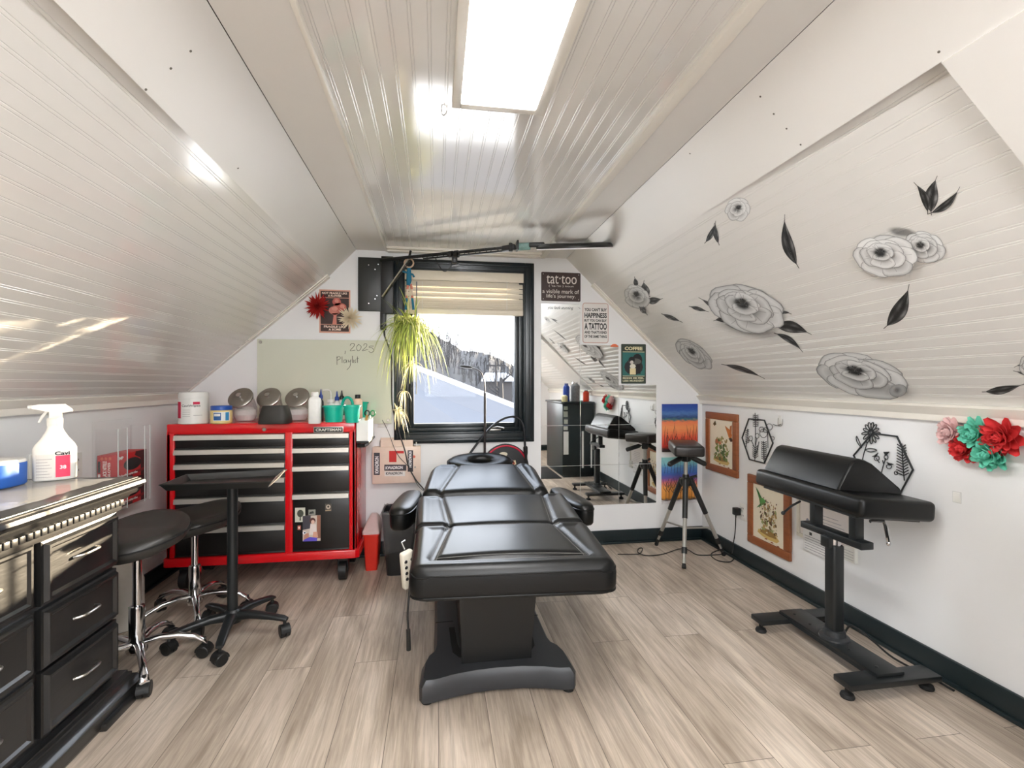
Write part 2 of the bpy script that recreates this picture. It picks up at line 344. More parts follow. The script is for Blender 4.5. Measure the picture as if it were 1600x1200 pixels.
# ---------------- ceiling light panels, the rear one added as fill
def led(name, x0, x1, y0, y1, label, strength):
    t = thing(name, label, 'ceiling light', ((x0+x1)/2, (y0+y1)/2, ZC-.006)); mb = MB()
    mb.rb(x0, x0+.03, y0, y1, ZC-.008, ZC+.012, .003); mb.rb(x1-.036, x1, y0, y1, ZC-.008, ZC+.012, .003); mb.rb(x0+.03, x1-.036, y1-.03, y1, ZC-.008, ZC+.012, .003); mb.rb(x0+.03, x1-.036, y0, y0+.03, ZC-.008, ZC+.012, .003)
    part('frame', mb, trim_paint, t)
    part('diffuser', MB().box(x0+.028, x1-.034, y0+.028, y1-.028, ZC-.001, ZC+.006), pm('lit_diffuser', (255, 253, 248), .4, emit=(252, 252, 252), es=strength), t, smooth=0)
LED = 13.0
led('ceiling_light', .052, .372, -3.1, -1.893, 'long white lit ceiling panel above the treatment table', LED)
led('ceiling_light', .052, .372, -4.9, -3.7, 'added white lit ceiling panel over the unseen rear of the room', LED)  # unseen second panel, added as fill light from the rear
# ================================================================== OUTSIDE
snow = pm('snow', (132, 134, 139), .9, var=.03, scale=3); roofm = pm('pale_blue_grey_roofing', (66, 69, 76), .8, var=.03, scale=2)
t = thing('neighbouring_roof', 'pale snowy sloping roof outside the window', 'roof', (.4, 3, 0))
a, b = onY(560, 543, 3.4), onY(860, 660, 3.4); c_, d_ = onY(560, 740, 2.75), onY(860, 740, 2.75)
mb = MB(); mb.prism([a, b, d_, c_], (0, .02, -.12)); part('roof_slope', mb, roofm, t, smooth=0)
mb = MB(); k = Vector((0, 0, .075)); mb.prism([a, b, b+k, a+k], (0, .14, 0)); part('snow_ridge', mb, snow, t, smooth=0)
# hillside with bare woods
hm = bpy.data.materials.new('winter_hillside'); hm.use_nodes = True; nt = hm.node_tree; b_ = nt.nodes['Principled BSDF']; b_.inputs['Roughness'].default_value = .95
tc = nt.nodes.new('ShaderNodeTexCoord'); mp = nt.nodes.new('ShaderNodeMapping'); mp.inputs['Scale'].default_value = (.12, 1, 2.6); nt.links.new(tc.outputs['Object'], mp.inputs['Vector'])
n = nt.nodes.new('ShaderNodeTexNoise'); n.inputs['Scale'].default_value = 1.6; n.inputs['Detail'].default_value = 8; n.inputs['Roughness'].default_value = .72; nt.links.new(mp.outputs['Vector'], n.inputs['Vector'])
r = nt.nodes.new('ShaderNodeValToRGB'); r.color_ramp.elements[0].position = .35; r.color_ramp.elements[0].color = rgb((27, 25, 24)); r.color_ramp.elements[1].position = .7; r.color_ramp.elements[1].color = rgb((42, 39, 38))
nt.links.new(n.outputs['Fac'], r.inputs['Fac']); nt.links.new(r.outputs['Color'], b_.inputs['Base Color'])
rnd = random.Random(3)
ridge = [(430, 455), (560, 468), (620, 488), (650, 498), (672, 512), (700, 528), (722, 540), (760, 546), (785, 556), (806, 566), (840, 580), (900, 592)]
def ridge_y(px):
    for (a0, b0), (a1, b1) in zip(ridge, ridge[1:]):
        if a0 <= px <= a1: return b0+(b1-b0)*(px-a0)/(a1-a0)
    return 590
vs = []; cols = 90
for i in range(cols+1):
    px = 430+470*i/cols; top = onY(px, ridge_y(px)+rnd.uniform(-1, 2)+6, 60); bot = onY(px, 640, 36)
    for k in range(7):
        f = k/6; vs.append(bot.lerp(top, f)+Vector((0, 0, rnd.uniform(-.3, .3)*(0 < k < 6))))
mb = MB(); mb.add(vs, [(i*7+k, (i+1)*7+k, (i+1)*7+k+1, i*7+k+1) for i in range(cols) for k in range(6)])
o0 = len(mb.v); n7 = [(v+Vector((0, 6, -1))) for v in vs]
solid('hillside', mb, hm, kind='structure')
twig = pm('bare_twigs', (30, 27, 26), .9)
mb = MB()
for i in range(330):
    px = rnd.uniform(560, 812); d = rnd.random(); Y_ = 59.5-18*d; p = onY(px, ridge_y(px)+8+d*55, Y_); h = rnd.uniform(1.3, 2.6)*(1.25 if px < 720 else .8)*(1-.3*d)
    q = p+Vector((rnd.uniform(-.2, .2), 0, h)); mb.tube([p, p.lerp(q, .5)+Vector((rnd.uniform(-.1, .1), 0, 0)), q], [.05, .035, .012], 4)
    for k in range(11):
        f = rnd.uniform(.25, .98); s = p.lerp(q, f); a = rnd.uniform(-1, 1); l = h*(1.15-f)*.5
        e = s+Vector((a*l, 0, l*rnd.uniform(.35, 1.0))); mb.tube([s, e], [.02, .008], 3)
        e2 = s.lerp(e, .5); mb.tube([e2, e2+Vector((-a*l*.35, 0, l*.5))], [.012, .006], 3)
solid('bare_trees', mb, twig, 'bare winter trees covering the hillside beyond the window', 'trees', kind='stuff', smooth=0)
mb = MB(); mb.box(-40, 70, 6, 60, -1.4, -.6); solid('snowy_ground', mb, snow, kind='structure', smooth=0)
t = thing('utility_pole', 'dark wooden utility pole standing by the road outside', 'pole', onY(775, 630, 22)); p = onY(775, 632, 22); p.z = -.6; t.location.z = -.6; q = onY(775, 566, 22)
part('post', MB().cyl(p, q, .07, .055, 8), twig, t); mb = MB(); mb.box(q.x-.5, q.x+.5, q.y-.03, q.y+.03, q.z-.22, q.z-.14); part('crossarm', mb, twig, t)
t = thing('bare_tree', 'single bare tree trunk beside the utility pole outside', 'tree', onY(782, 636, 18)); p = onY(782, 638, 18); p.z = -.6; t.location.z = -.6; q = onY(783, 590, 18)
part('trunk', MB().tube([p, p.lerp(q, .5), q], [.16, .13, .08], 7), twig, t); mb = MB()
for k in range(9):
    a = -1+2*k/8; s = p.lerp(q, .6+.04*k); mb.tube([s, s+Vector((a*.5, 0, .35)), s+Vector((a*.7, 0, .9))], [.04, .025, .01], 4)
part('branches', mb, twig, t)
t = thing('distant_house', 'small house with snowy roof at the foot of the hill', 'house', onY(776, 606, 32)); a, b = onY(758, 606, 32), onY(800, 595, 32)
part('walls', MB().box(a.x, b.x, 32, 36, a.z-1.2, b.z), pm('grey_brown_siding', (44, 41, 40), .9), t, smooth=0)
part('roof', MB().prism([(a.x-.3, 31.7, b.z-.05), (b.x+.3, 31.7, b.z-.05), (b.x-.2, 33.6, b.z+.5), (a.x+.2, 33.6, b.z+.5)], (0, .1, .12)), snow, t, smooth=0)
# ================================================================== LIGHT
wd = bpy.data.worlds.new('World'); sc.world = wd; wd.use_nodes = True; nt = wd.node_tree; bg = nt.nodes['Background']
tc = nt.nodes.new('ShaderNodeTexCoord'); sp = nt.nodes.new('ShaderNodeSeparateXYZ'); nt.links.new(tc.outputs['Generated'], sp.inputs[0])
r = nt.nodes.new('ShaderNodeValToRGB'); e = r.color_ramp.elements; e[0].position = 0; e[0].color = (.93, .93, .95, 1); e[1].position = .7; e[1].color = (.72, .80, .95, 1)
nt.links.new(sp.outputs['Z'], r.inputs['Fac']); nt.links.new(r.outputs['Color'], bg.inputs['Color']); bg.inputs['Strength'].default_value = 3.2
sd = Vector((.82, 1, .17)).normalized()                               # towards the low winter sun
su = bpy.data.lights.new('sun', 'SUN'); su.energy = 8; su.angle = R(.6); su.color = (1, .80, .56)
so = bpy.data.objects.new('sun', su); C.objects.link(so); so.rotation_euler = sd.to_track_quat('Z', 'Y').to_euler(); so.location = (3, 4, 3)
dl = bpy.data.lights.new('added_rear_fill', 'AREA'); dl.shape = 'RECTANGLE'; dl.size = WX1-WX0-.06; dl.size_y = WZ1-WZ0-.06; dl.energy = 11; dl.color = (.97, .98, 1)  # fill lamp added in the made-up rear opening
do = bpy.data.objects.new('added_rear_fill', dl); C.objects.link(do); do.location = ((WX0+WX1)/2, YF-.03, (WZ0+WZ1)/2); do.rotation_euler = (PI/2, 0, 0)
# ================================================================== CAMERA
cd = bpy.data.cameras.new('camera'); cd.sensor_width = 36; cd.lens = 36*FPX/1600; cd.clip_start = .05; cd.clip_end = 300
co = bpy.data.objects.new('camera', cd); C.objects.link(co); co.location = CAM; co.rotation_euler = (PI/2, 0, -YAW); sc.camera = co
sc.view_settings.view_transform = 'Standard'; sc.view_settings.look = 'None'; sc.view_settings.gamma = 1; sc.view_settings.exposure = 1.7; sc.view_settings.use_curve_mapping = False
# ================================================================== TREATMENT TABLE
bed = thing('treatment_table', 'black padded tattoo table with face hole headrest in the middle of the floor', 'treatment table', (.26, -1.2, 0))
PC = Vector((.28, -1.4, 0)); BR = R(-3.2)
def turn(x, y, z):
    c, s = math.cos(BR), math.sin(BR); dx, dy = x-PC.x, y-PC.y
    return Vector((PC.x+c*dx-s*dy, PC.y+s*dx+c*dy, z))
def cushion(name, xl, xr, y0, y1, zt, th, seamL, seamR, seamF=None, rc=.05, bulge=.014, re=.03, nu=110, nv=64, label=None, rc1=None):
    L = lambda q, v: q[0]+(q[1]-q[0])*v; rc1 = rc1 or rc
    def pt(u, v, z): return turn(L(xl, v)+(L(xr, v)-L(xl, v))*u, y0+(y1-y0)*v, z)
    W = xr[0]-xl[0]; D = abs(y1-y0)
    us = [.5-.5*math.cos(PI*i/nu)*1 for i in range(nu+1)]; us = [.35*a+.65*i/nu for i, a in enumerate(us)]
    vsn = [.5-.5*math.cos(PI*i/nv) for i in range(nv+1)]; vsn = [.35*a+.65*i/nv for i, a in enumerate(vsn)]
    def inset(v):
        d0, d1 = v*D, (1-v)*D; r = 0
        if d0 < rc: r = rc-math.sqrt(max(0, rc*rc-(rc-d0)**2))
        if d1 < rc1: r = max(r, rc1-math.sqrt(max(0, rc1*rc1-(rc1-d1)**2)))
        return r/W
    def uu(u, v): k = inset(v); return k+u*(1-2*k)
    def h(u, v):
        x = L(xl, v)+(L(xr, v)-L(xl, v))*uu(u, v); y = y0+(y1-y0)*v
        dl, dr, d0, d1 = u*W, (1-u)*W, v*D, (1-v)*D; d = min(dl, dr, d0, d1); dz = 0
        for q in (dl, dr, d0, d1):
            if q < re: dz -= (re-math.sqrt(max(0, re*re-(re-q)**2)))*.8
        dz = max(dz, -re)
        sl, sr = L(seamL, v), L(seamR, v); inside = sl < x < sr and (seamF is None or y > seamF)
        g = min(abs(x-sl), abs(x-sr)) if (seamF is None or y > seamF-.01) else 9
        if seamF is not None and sl-.01 < x < sr+.01: g = min(g, abs(y-seamF))
        if g < .024: dz -= .010*(1-(g/.024)**1.3)
        b = math.sin(PI*min(1, max(0, (x-sl)/(sr-sl))))*math.sin(PI*v)**.6 if inside else .75*math.sin(PI*min(1, max(0, (d/.07))))**2*.6
        return L(zt, v)+dz+bulge*b
    top = [[pt(uu(u, v), v, h(u, v)) for u in us] for v in vsn]
    ring = [(0, j) for j in range(nu+1)]+[(i, nu) for i in range(1, nv+1)]+[(nv, j) for j in range(nu-1, -1, -1)]+[(i, 0) for i in range(nv-1, 0, -1)]
    mb = MB(); vs = [p for r in top for p in r]; n = nu+1
    mb.add(vs, [(i*n+j, i*n+j+1, (i+1)*n+j+1, (i+1)*n+j) for i in range(nv) for j in range(nu)])
    def edge(dz, ins):
        cx = sum((top[i][j] for i, j in ring), Vector())/len(ring); out = []
        for i, j in ring:
            p = top[i][j]; v = vsn[i]; q = p.lerp(cx, ins); q.z = L(zt, v)+dz; out.append(q)
        return out
    r0 = [top[i][j] for i, j in ring]
    rings = [r0, edge(-re-.012, -.012), edge(-th*.75, -.010), edge(-th+.01, .0), edge(-th, .03)]
    mb.ring_sweep(rings, True, False, True)
    o = part(name, mb, black_leather, bed, label, smooth=50)
    pb = MB(); pb.tube([p+Vector((0, 0, -.003)) for p in r0], .0042, 6, closed=True); part('piping', pb, black_leather, o)
    pb = MB(); q = rings[3]; pb.tube(q, .004, 6, closed=True); part('lower_piping', pb, black_leather, o)
    st = MB()                                                          # twin rows of stitching beside the seams
    for sm in (seamL, seamR):
        for off in (-.011, .011):
            k0 = 0.05 if seamF is None else (seamF-y0)/(y1-y0)
            line = []
            for q in range(61):
                v = k0+(.97-k0)*q/60; x = L(sm, v)+off; u = (x-L(xl, v))/(L(xr, v)-L(xl, v)); k = inset(v); u2 = (u-k)/(1-2*k)
                p = turn(x, y0+(y1-y0)*v, h(u2, v)+.0005); line.append(p)
            st.tube(line, .0009, 4)
    if seamF is not None:
        v = (seamF-y0)/(y1-y0)
        for off in (-.011, .011):
            vv = v+off/(y1-y0); line = []
            for q in range(61):
                x = L(seamL, vv)+(L(seamR, vv)-L(seamL, vv))*q/60; u = (x-L(xl, vv))/(L(xr, vv)-L(xl, vv)); line.append(turn(x, y0+(y1-y0)*vv, h(u, vv)+.0005))
            st.tube(line, .0009, 4)
    part('stitching', st, pm('grey_thread', (122, 120, 116), .6), o)
    return o
cushion('leg_cushion', (-.06, -.085), (.658, .668), -1.915, -1.425, (.595, .602), .112, (-.0, .055), (.585, .52), seamF=-1.815, rc=.045, bulge=.012)
cushion('seat_cushion', (-.09, -.135), (.665, .69), -1.415, -.845, (.600, .598), .11, (.055, -.008), (.52, .566), rc=.03, bulge=.016)
cushion('back_cushion', (-.115, -.088), (.605, .585), -.835, -.33, (.618, .690), .10, (-.018, .085), (.53, .465), rc=.03, rc1=.12, bulge=.016, re=.04)
hc = Vector((.300, -.185, .672)); mb = MB(); tilt = Euler((R(17), 0, 0)).to_matrix()
prof = [(.072, -.03), (.225-.03, -.034), (.222, -.012), (.222, .008), (.205, .024), (.17, .031), (.11, .028), (.085, .020), (.072, .004), (.072, -.03)]
rings = [[hc+tilt @ Vector((r*math.cos(2*PI*k/40)*1.02, r*math.sin(2*PI*k/40)*.56, z)) for k in range(40)] for r, z in prof]
mb.ring_sweep(rings, True, False, False); hr = part('headrest', mb, black_leather, bed, smooth=50)
mb = MB(); mb.tube([hc+tilt @ Vector((.222*1.02*math.cos(2*PI*k/40), .222*.56*math.sin(2*PI*k/40), .008)) for k in range(40)], .004, 6, closed=True); part('piping', mb, black_leather, hr)
mb = MB(); mb.cyl((.24, -.34, .60), (.24, -.2, .635), .01); mb.cyl((.38, -.34, .60), (.38, -.2, .635), .01); part('headrest_bracket', mb, steel, bed)
def arm_pad(c, ang, L, W, H):
    bm = MB(); n = 28; rings = []
    def sup(k, a, b): t = 2*PI*k/n; f = lambda q: math.copysign(abs(q)**.62, q); return f(math.cos(t))*a, f(math.sin(t))*b
    for z, s in ((-H/2, .86), (-H/2+.012, .97), (0, 1), (H/2-.025, 1), (H/2-.008, .95), (H/2, .82), (H/2+.006, .45)):
        ring = []
        for k in range(n):
            a, b = sup(k, W/2*s if s > .7 else W/2*s, L/2*(1-(1-s)*.35)); ring.append(Vector((a, b, z)))
        rings.append(ring)
    M = Matrix.Translation(c) @ Matrix.Rotation(ang, 4, 'Z')
    bm.ring_sweep([[M @ p for p in r] for r in rings]); o = part('armrest', bm, black_leather, bed, smooth=60)
    pb = MB(); pb.tube([M @ p for p in rings[3]], .0035, 6, closed=True); part('piping', pb, black_leather, o); return o
arm_pad((.738, -.93, .545), R(7), .48, .12, .105); arm_pad((-.158, -.885, .548), R(-7), .47, .125, .105)
mb = MB(); mb.rb(-.14, -.03, -.82, -.78, .47, .50, .006); mb.rb(.62, .76, -.82, -.78, .47, .50, .006); part('armrest_bracket', mb, black_metal, bed)
mb = MB(); mb.rb(-.02, .60, -1.80, -.5, .455, .492, .01); part('seat_frame', mb, black_metal, bed)
base_gloss = pm('black_base_cover', (52, 54, 57), .42, var=.05)
def arc_pts(pts): return pts
half = [(.0, -1.66), (-.10, -1.666), (-.19, -1.682), (-.255, -1.702), (-.295, -1.704), (-.306, -1.685), (-.300, -1.58), (-.285, -1.53), (-.262, -1.50), (-.252, -1.45), (-.250, -1.2), (-.250, -.78), (-.30, -.70), (-.30, -.58), (-.15, -.55), (0, -.55)]
outl = half+[(-x, y) for x, y in half[-2:0:-1]]
def oring(z, k): return [Vector((.242+x*(1-k*.05), -1.13+(y+1.13)*(1-k*.025), z)) for x, y in outl]
mb = MB(); mb.ring_sweep([oring(.014, .3), oring(.02, 0), oring(.075, 0), oring(.096, 1)]); bs = part('base', mb, base_gloss, bed, smooth=40)
for s in (-1, 1):
    mb = MB(); mb.prism([(.242+s*x, y, .0955) for x, y in ((.185, -1.30), (.160, -1.30), (.152, -1.45), (.135, -1.53), (.105, -1.56), (.15, -1.552), (.175, -1.51), (.18, -1.44))], (0, 0, .0015)); part('slot', mb, rubber, bs, smooth=0)
    mb = MB(); mb.box(.242+s*.245, .242+s*.165, -1.245, -1.24, .0955, .0968); part('seam', mb, rubber, bs, smooth=0)
for x, y in ((-.035, -1.665), (.52, -1.675), (-.03, -.6), (.51, -.6)):
    part('foot', MB().cyl((x, y, 0), (x, y, .016), .022, .02, 14), rubber, bed)
mb = MB(); lo = [(.10, -1.60), (.385, -1.60), (.385, -.75), (.10, -.75)]; hi = [(.085, -1.66), (.40, -1.66), (.40, -.8), (.085, -.8)]
mb.ring_sweep([[Vector((x, y, .093)) for x, y in lo], [Vector((x, y, .16)) for x, y in [(a, b-.01 if b < -1 else b) for a, b in lo]], [Vector((x, y, .458)) for x, y in hi]]); part('column', mb, black_plastic, bed, smooth=0)
# hand remote hanging on the side of the table
t = thing('remote_control', 'white hand remote with dark buttons hanging on left side of treatment table', 'remote', (-.135, -1.47, .33)); rot = Euler((R(6), R(-9), R(38)))
mb = MB(); mb.rbox((-.12, -1.47, .44), (.058, .03, .165), .01, 3, rot); part('housing', mb, pm('ivory_plastic', (222, 216, 200), .4), t)
M = Matrix.Translation((-.12, -1.47, .44)) @ rot.to_matrix().to_4x4()
for i in range(4):
    for j in (-1, 1):
        part('button', MB().lathe([(0, 0), (.0075, 0), (.006, .003), (0, .0035)], M @ Vector((j*.015, -.015, .045-i*.026)), 12, M.to_3x3() @ Vector((0, -1, 0))), rubber, t)
part('hook', MB().tube([M @ Vector((0, .012, .085)), M @ Vector((.0, .03, .11)), M @ Vector((.03, .05, .10))], .004, 6), steel, t)
mb = MB(); mb.tube(spline([(-.1, -1.62, .49), (-.105, -1.63, .40), (-.11, -1.64, .33), (-.108, -1.64, .27)]), .004, 6); mb.cyl((-.108, -1.64, .27), (-.106, -1.64, .19), .008, .009, 8)
solid('hanging_cable', mb, black_plastic, 'short black cable with plug dangling from left front of treatment table', 'cable')
# ================================================================== STOOLS AND TROLLEY
def caster(parent, p, ang, r=.028, w=.046, mat=black_plastic, local=True, name='caster'):
    x, y = p; M = Matrix.Translation((x, y, r)) @ Matrix.Rotation(ang, 4, 'Z')
    mb = MB()
    for s in (-1, 1):
        ax = [M @ Vector((s*w*.5*a, 0, 0)) for a in (.12, .85, 1)]; mb.tube(ax, [r, r, r*.82], 16)
    hood = [[M @ Vector((s, math.cos(t)*(r+.004), math.sin(t)*(r+.004))) for t in [PI*k/8 for k in range(9)]]+[M @ Vector((s, math.cos(t)*(r*.5), math.sin(t)*r*.5)) for t in [PI*k/8 for k in range(8, -1, -1)]] for s in (-w*.46, w*.46)]
    mb.ring_sweep(hood); mb.cyl(M @ Vector((0, .0, r)), M @ Vector((0, 0, r+.03)), .008, n=8)
    return part(name, mb, mat, parent, local=local)
def saddle(mb, top, W, D, raise_=.05):
    n = 36; K = 9; g = []
    def rad(t):
        a = t  # wide wings at the rear, narrower nose at the front
        return 1-.10*math.cos(2*a)+.06*math.sin(a)-.04*math.sin(3*a)
    for k in range(K+1):
        f = k/K; row = []
        for j in range(n):
            t = 2*PI*j/n; q = rad(t)*f; x, y = math.cos(t)*W*q, math.sin(t)*D*q
            z = top-.006+raise_*.35*(abs(x)/W)**2+raise_*max(0, y/D)**2*.7-.02*max(0, -y/D)**2
            if f > .84: z -= ((f-.84)/.16)**2*.022
            row.append(Vector((x, y, z)))
        g.append(row)
    low = [Vector((p.x*1.0, p.y*1.0, p.z-.03)) for p in g[-1]]; low2 = [Vector((p.x*.9, p.y*.9, p.z-.052)) for p in g[-1]]
    mb.ring_sweep(g[1:]+[low, low2], True, True, True); return g[-1]
def make_stool(seat_z, label, angs, rad=.245):
    t = thing('saddle_stool', label, 'stool', group='saddle stools')
    mb = MB(); edge = saddle(mb, seat_z, .205, .185); s = part('seat', mb, pm('charcoal_vinyl', (46, 44, 41), .42, var=.08, bump=.1, bscale=380), t, local=True, smooth=50)
    pb = MB(); pb.tube([p+Vector((0, 0, -.012)) for p in edge], .004, 6, closed=True); part('piping', pb, rubber, s, local=True)
    part('seat_plate', MB().cyl((0, 0, seat_z-.075), (0, 0, seat_z-.05), .05, .09), black_metal, t, local=True)
    mb = MB(); mb.tube([(0, .02, seat_z-.07), (-.08, .02, seat_z-.085), (-.12, .02, seat_z-.12), (-.125, .02, seat_z-.16)], .005, 6); part('height_lever', mb, black_plastic, t, local=True)
    part('gas_lift', MB().cyl((0, 0, .25), (0, 0, seat_z-.06), .0165, n=18), chrome, t, local=True)
    mb = MB(); mb.lathe([(0, .085), (.029, .085), (.029, .265), (.026, .275), (.02, .278), (0, .278)]); part('cylinder', mb, chrome, t, local=True)
    mb = MB(); mb.lathe([(0, .078), (.036, .078), (.04, .09), (.036, .118), (.028, .125), (0, .125)]); part('hub', mb, chrome, t, local=True)
    for a in angs:
        d = Vector((math.cos(R(a)), math.sin(R(a)), 0)); e = Vector((-d.y, d.x, 0))
        secs = [(.02, .018, .115, .016), (.08, .016, .124, .014), (.15, .014, .118, .013), (.21, .013, .098, .013), (rad-.005, .016, .078, .012), (rad+.012, .017, .062, .008)]
        rings = []
        for q, w, z, hh in secs:
            rings.append([d*q+e*(w*math.cos(2*PI*k/12))+Vector((0, 0, z+hh*math.sin(2*PI*k/12))) for k in range(12)])
        part('leg', MB().ring_sweep(rings), chrome, t, local=True, smooth=50)
        caster(t, (d.x*rad, d.y*rad), R(a+70))
    return t
s1 = make_stool(.605, 'black padded saddle stool on chrome base beside the black dresser', (-56, 16, 88, 160, 232))
s1.location = (-1.262, -1.265, 0); s1.rotation_euler = (0, 0, R(0))
s2 = make_stool(.545, 'black padded saddle stool behind the instrument trolley, by the red tool chest', (-100, -28, 44, 116, 188))
s2.location = (-1.245, -.80, 0); s2.rotation_euler = (0, 0, R(-35))
# instrument trolley
hx, hy = -.972, -1.035
t = thing('instrument_trolley', 'black tray trolley with five castors in front of red tool chest', 'trolley', (hx, hy, 0)); TR = t
mb = MB(); q = [onZ(250, 757, .78), onZ(425, 752, .78), onZ(447, 733, .78), onZ(292, 741, .78)]; q = [Vector(p) for p in q]
cx = sum(q, Vector())/4
def rr(k, z): return [Vector((cx.x+(p.x-cx.x)*k, cx.y+(p.y-cx.y)*k, z)) for p in q]
mb.ring_sweep([rr(.90, .752), rr(.99, .776), rr(1.0, .780), rr(1.02, .779), rr(1.02, .776), rr(1.0, .774), rr(.91, .748)], True, True, True); part('tray', mb, pm('black_enamel_tray', (30, 30, 29), .32), t, smooth=20)
part('pole', MB().cyl((hx, hy, .10), (hx, hy, .75), .0235, n=24), black_metal, t)
part('tray_mount', MB().rb(hx-.06, hx+.06, hy-.05, hy+.05, .733, .75, .004), black_metal, t)
mb = MB(); mb.lathe([(0, .075), (.04, .075), (.045, .10), (.036, .125), (.026, .135), (0, .135)], (hx, hy, 0)); part('hub', mb, black_metal, t)
for a in (-80, -8, 64, 136, 208):
    d = Vector((math.cos(R(a)), math.sin(R(a)), 0)); e = Vector((-d.y, d.x, 0)); o = Vector((hx, hy, 0)); rings = []
    for qd, w, z, hh in ((.02, .026, .105, .022), (.09, .022, .108, .017), (.18, .019, .098, .013), (.245, .018, .088, .011), (.262, .014, .083, .007)):
        rings.append([o+d*qd+e*(w*math.copysign(abs(math.cos(2*PI*k/16))**.6, math.cos(2*PI*k/16)))+Vector((0, 0, z+hh*math.copysign(abs(math.sin(2*PI*k/16))**.6, math.sin(2*PI*k/16)))) for k in range(16)])
    part('leg', MB().ring_sweep(rings), black_metal, t, smooth=50); caster(t, (hx+d.x*.25, hy+d.y*.25), R(a+40), local=False)
mb = MB(); a, b = onZ(420, 757, .79), onZ(444, 734, .795)
for s in (-1, 1): mb.tube([b, a.lerp(b, .5)+Vector((.006*s, 0, .0)), a+Vector((.001*s, 0, -.004))], [.004, .0035, .0015], 6)
mb.v = [v+Vector((0, 0, -.004)) for v in mb.v]; solid('tweezers', mb, steel, 'steel tweezers lying across right end of black instrument tray', 'tweezers')
# ================================================================== RED TOOL CHEST
TX0, TX1, TY0, TY1 = -1.545, -.49, -.47, -.02
t = thing('tool_chest', 'red rolling tool chest with black drawers against the back wall', 'tool chest', ((TX0+TX1)/2, -.245, 0)); TC = t
mb = MB(); mb.box(TX0+.003, TX1-.003, TY0+.03, TY1, .215, .95); mb.rb(TX0, TX1, TY0, TY1, .925, .985, .007, 3)
mb.rb(TX0, -1.504, TY0, TY0+.05, .2, .93, .004); mb.rb(-.897, -.855, TY0, TY0+.05, .2, .93, .004); mb.rb(-.527, TX1, TY0, TY0+.05, .2, .93, .004)
mb.rb(TX0, TX0+.02, TY0, TY1, .2, .94, .003); mb.rb(TX1-.02, TX1, TY0, TY1, .2, .94, .003)
part('body', mb, red_paint, t)
mb = MB(); mb.rb(TX0-.004, TX1+.004, TY0-.018, TY0+.03, .158, .208, .005); mb.rb(TX0-.004, TX1+.004, TY0+.03, TY1, .158, .175, .005)
mb.prism([(TX1+.002, TY0-.018, .16), (TX1+.022, TY0-.0, .16), (TX1+.022, TY1, .16), (TX1+.002, TY1, .16)], (0, 0, .045)); mb.prism([(TX0-.002, TY0-.018, .16), (TX0-.016, TY0, .16), (TX0-.016, TY1, .16), (TX0-.002, TY1, .16)], (0, 0, .045)); part('base_frame', mb, red_paint, t)
drawer_black = pm('black_drawer_enamel', (24, 23, 22), .33); handle_alu = alu
def drawers(x0, x1, hz, bottom):
    tops = [z+.017 for z in hz]; bots = [z-.004 for z in tops[1:]]+[bottom]
    for zt, zb in zip(tops, bots):
        mb = MB(); mb.rb(x0, x1, TY0+.008, TY0+.06, zb+.004, zt-.004, .003); mb.rb(x0, x1, TY0+.0, TY0+.02, zb+.003, zb+.012, .003); d = part('drawer', mb, drawer_black, t)
        h = MB(); h.prism([(x0+.002, TY0+.01, zt), (x0+.002, TY0-.012, zt-.004), (x0+.002, TY0-.016, zt-.030), (x0+.002, TY0-.010, zt-.030), (x0+.002, TY0-.006, zt-.008), (x0+.002, TY0+.01, zt-.008)], (x1-x0-.004, 0, 0)); part('handle', h, handle_alu, d, smooth=0)
drawers(-1.504, -.897, [.905, .82, .735, .645, .535, .362], .206); drawers(-.855, -.527, [.905, .818, .708, .54], .206)
p = onY(413, 671, TY0-.001); mb = MB().lathe([(0, 0), (.011, 0), (.011, .004), (.008, .006), (0, .006)], p, 18, Vector((0, -1, 0))); part('lock', mb, steel, t)
a, b = onY(490, 676.5, TY0-.002), onY(536.5, 666.5, TY0-.002); mb = MB(); mb.rb(a.x, b.x, TY0-.003, TY0, a.z, b.z, .0015); bd = part('badge', mb, pm('badge_silver', (190, 186, 180), .35, .6), t)
mb = MB(); mb.box(a.x+.004, b.x-.004, TY0-.0036, TY0-.003, a.z+.004, b.z-.004); part('badge_panel', mb, ink(28, 30, 30), bd, smooth=0)
text('CRAFTSMAN', (a.x+.012, TY0-.0036, a.z+.010), (1, 0, 0), (0, 0, 1), b.z-a.z-.02, b.x-a.x-.024, ink(222, 218, 208), bd, bold=.03)
mb = MB()
for z in (.832, ): mb.tube([(TX1, -.40, z), (TX1+.04, -.40, z), (TX1+.045, -.36, z), (TX1+.045, -.12, z), (TX1+.04, -.08, z), (TX1, -.08, z)], .012, 8)
part('push_handle', mb, black_plastic, t)
for x in (TX0+.07, TX1-.085):
    for y in (TY0+.08, TY1-.07):
        mb = MB(); mb.cyl((x-.022, y, .058), (x+.022, y, .058), .058, n=22); mb.cyl((x-.024, y, .058), (x+.024, y, .058), .022, n=14); c = part('caster', mb, black_plastic, t)
        mb = MB(); mb.rb(x-.032, x+.032, y-.03, y+.045, .12, .16, .004); mb.rb(x-.031, x-.026, y-.02, y+.03, .05, .13, .002); mb.rb(x+.026, x+.031, y-.02, y+.03, .05, .13, .002); part('bracket', mb, black_metal, c)
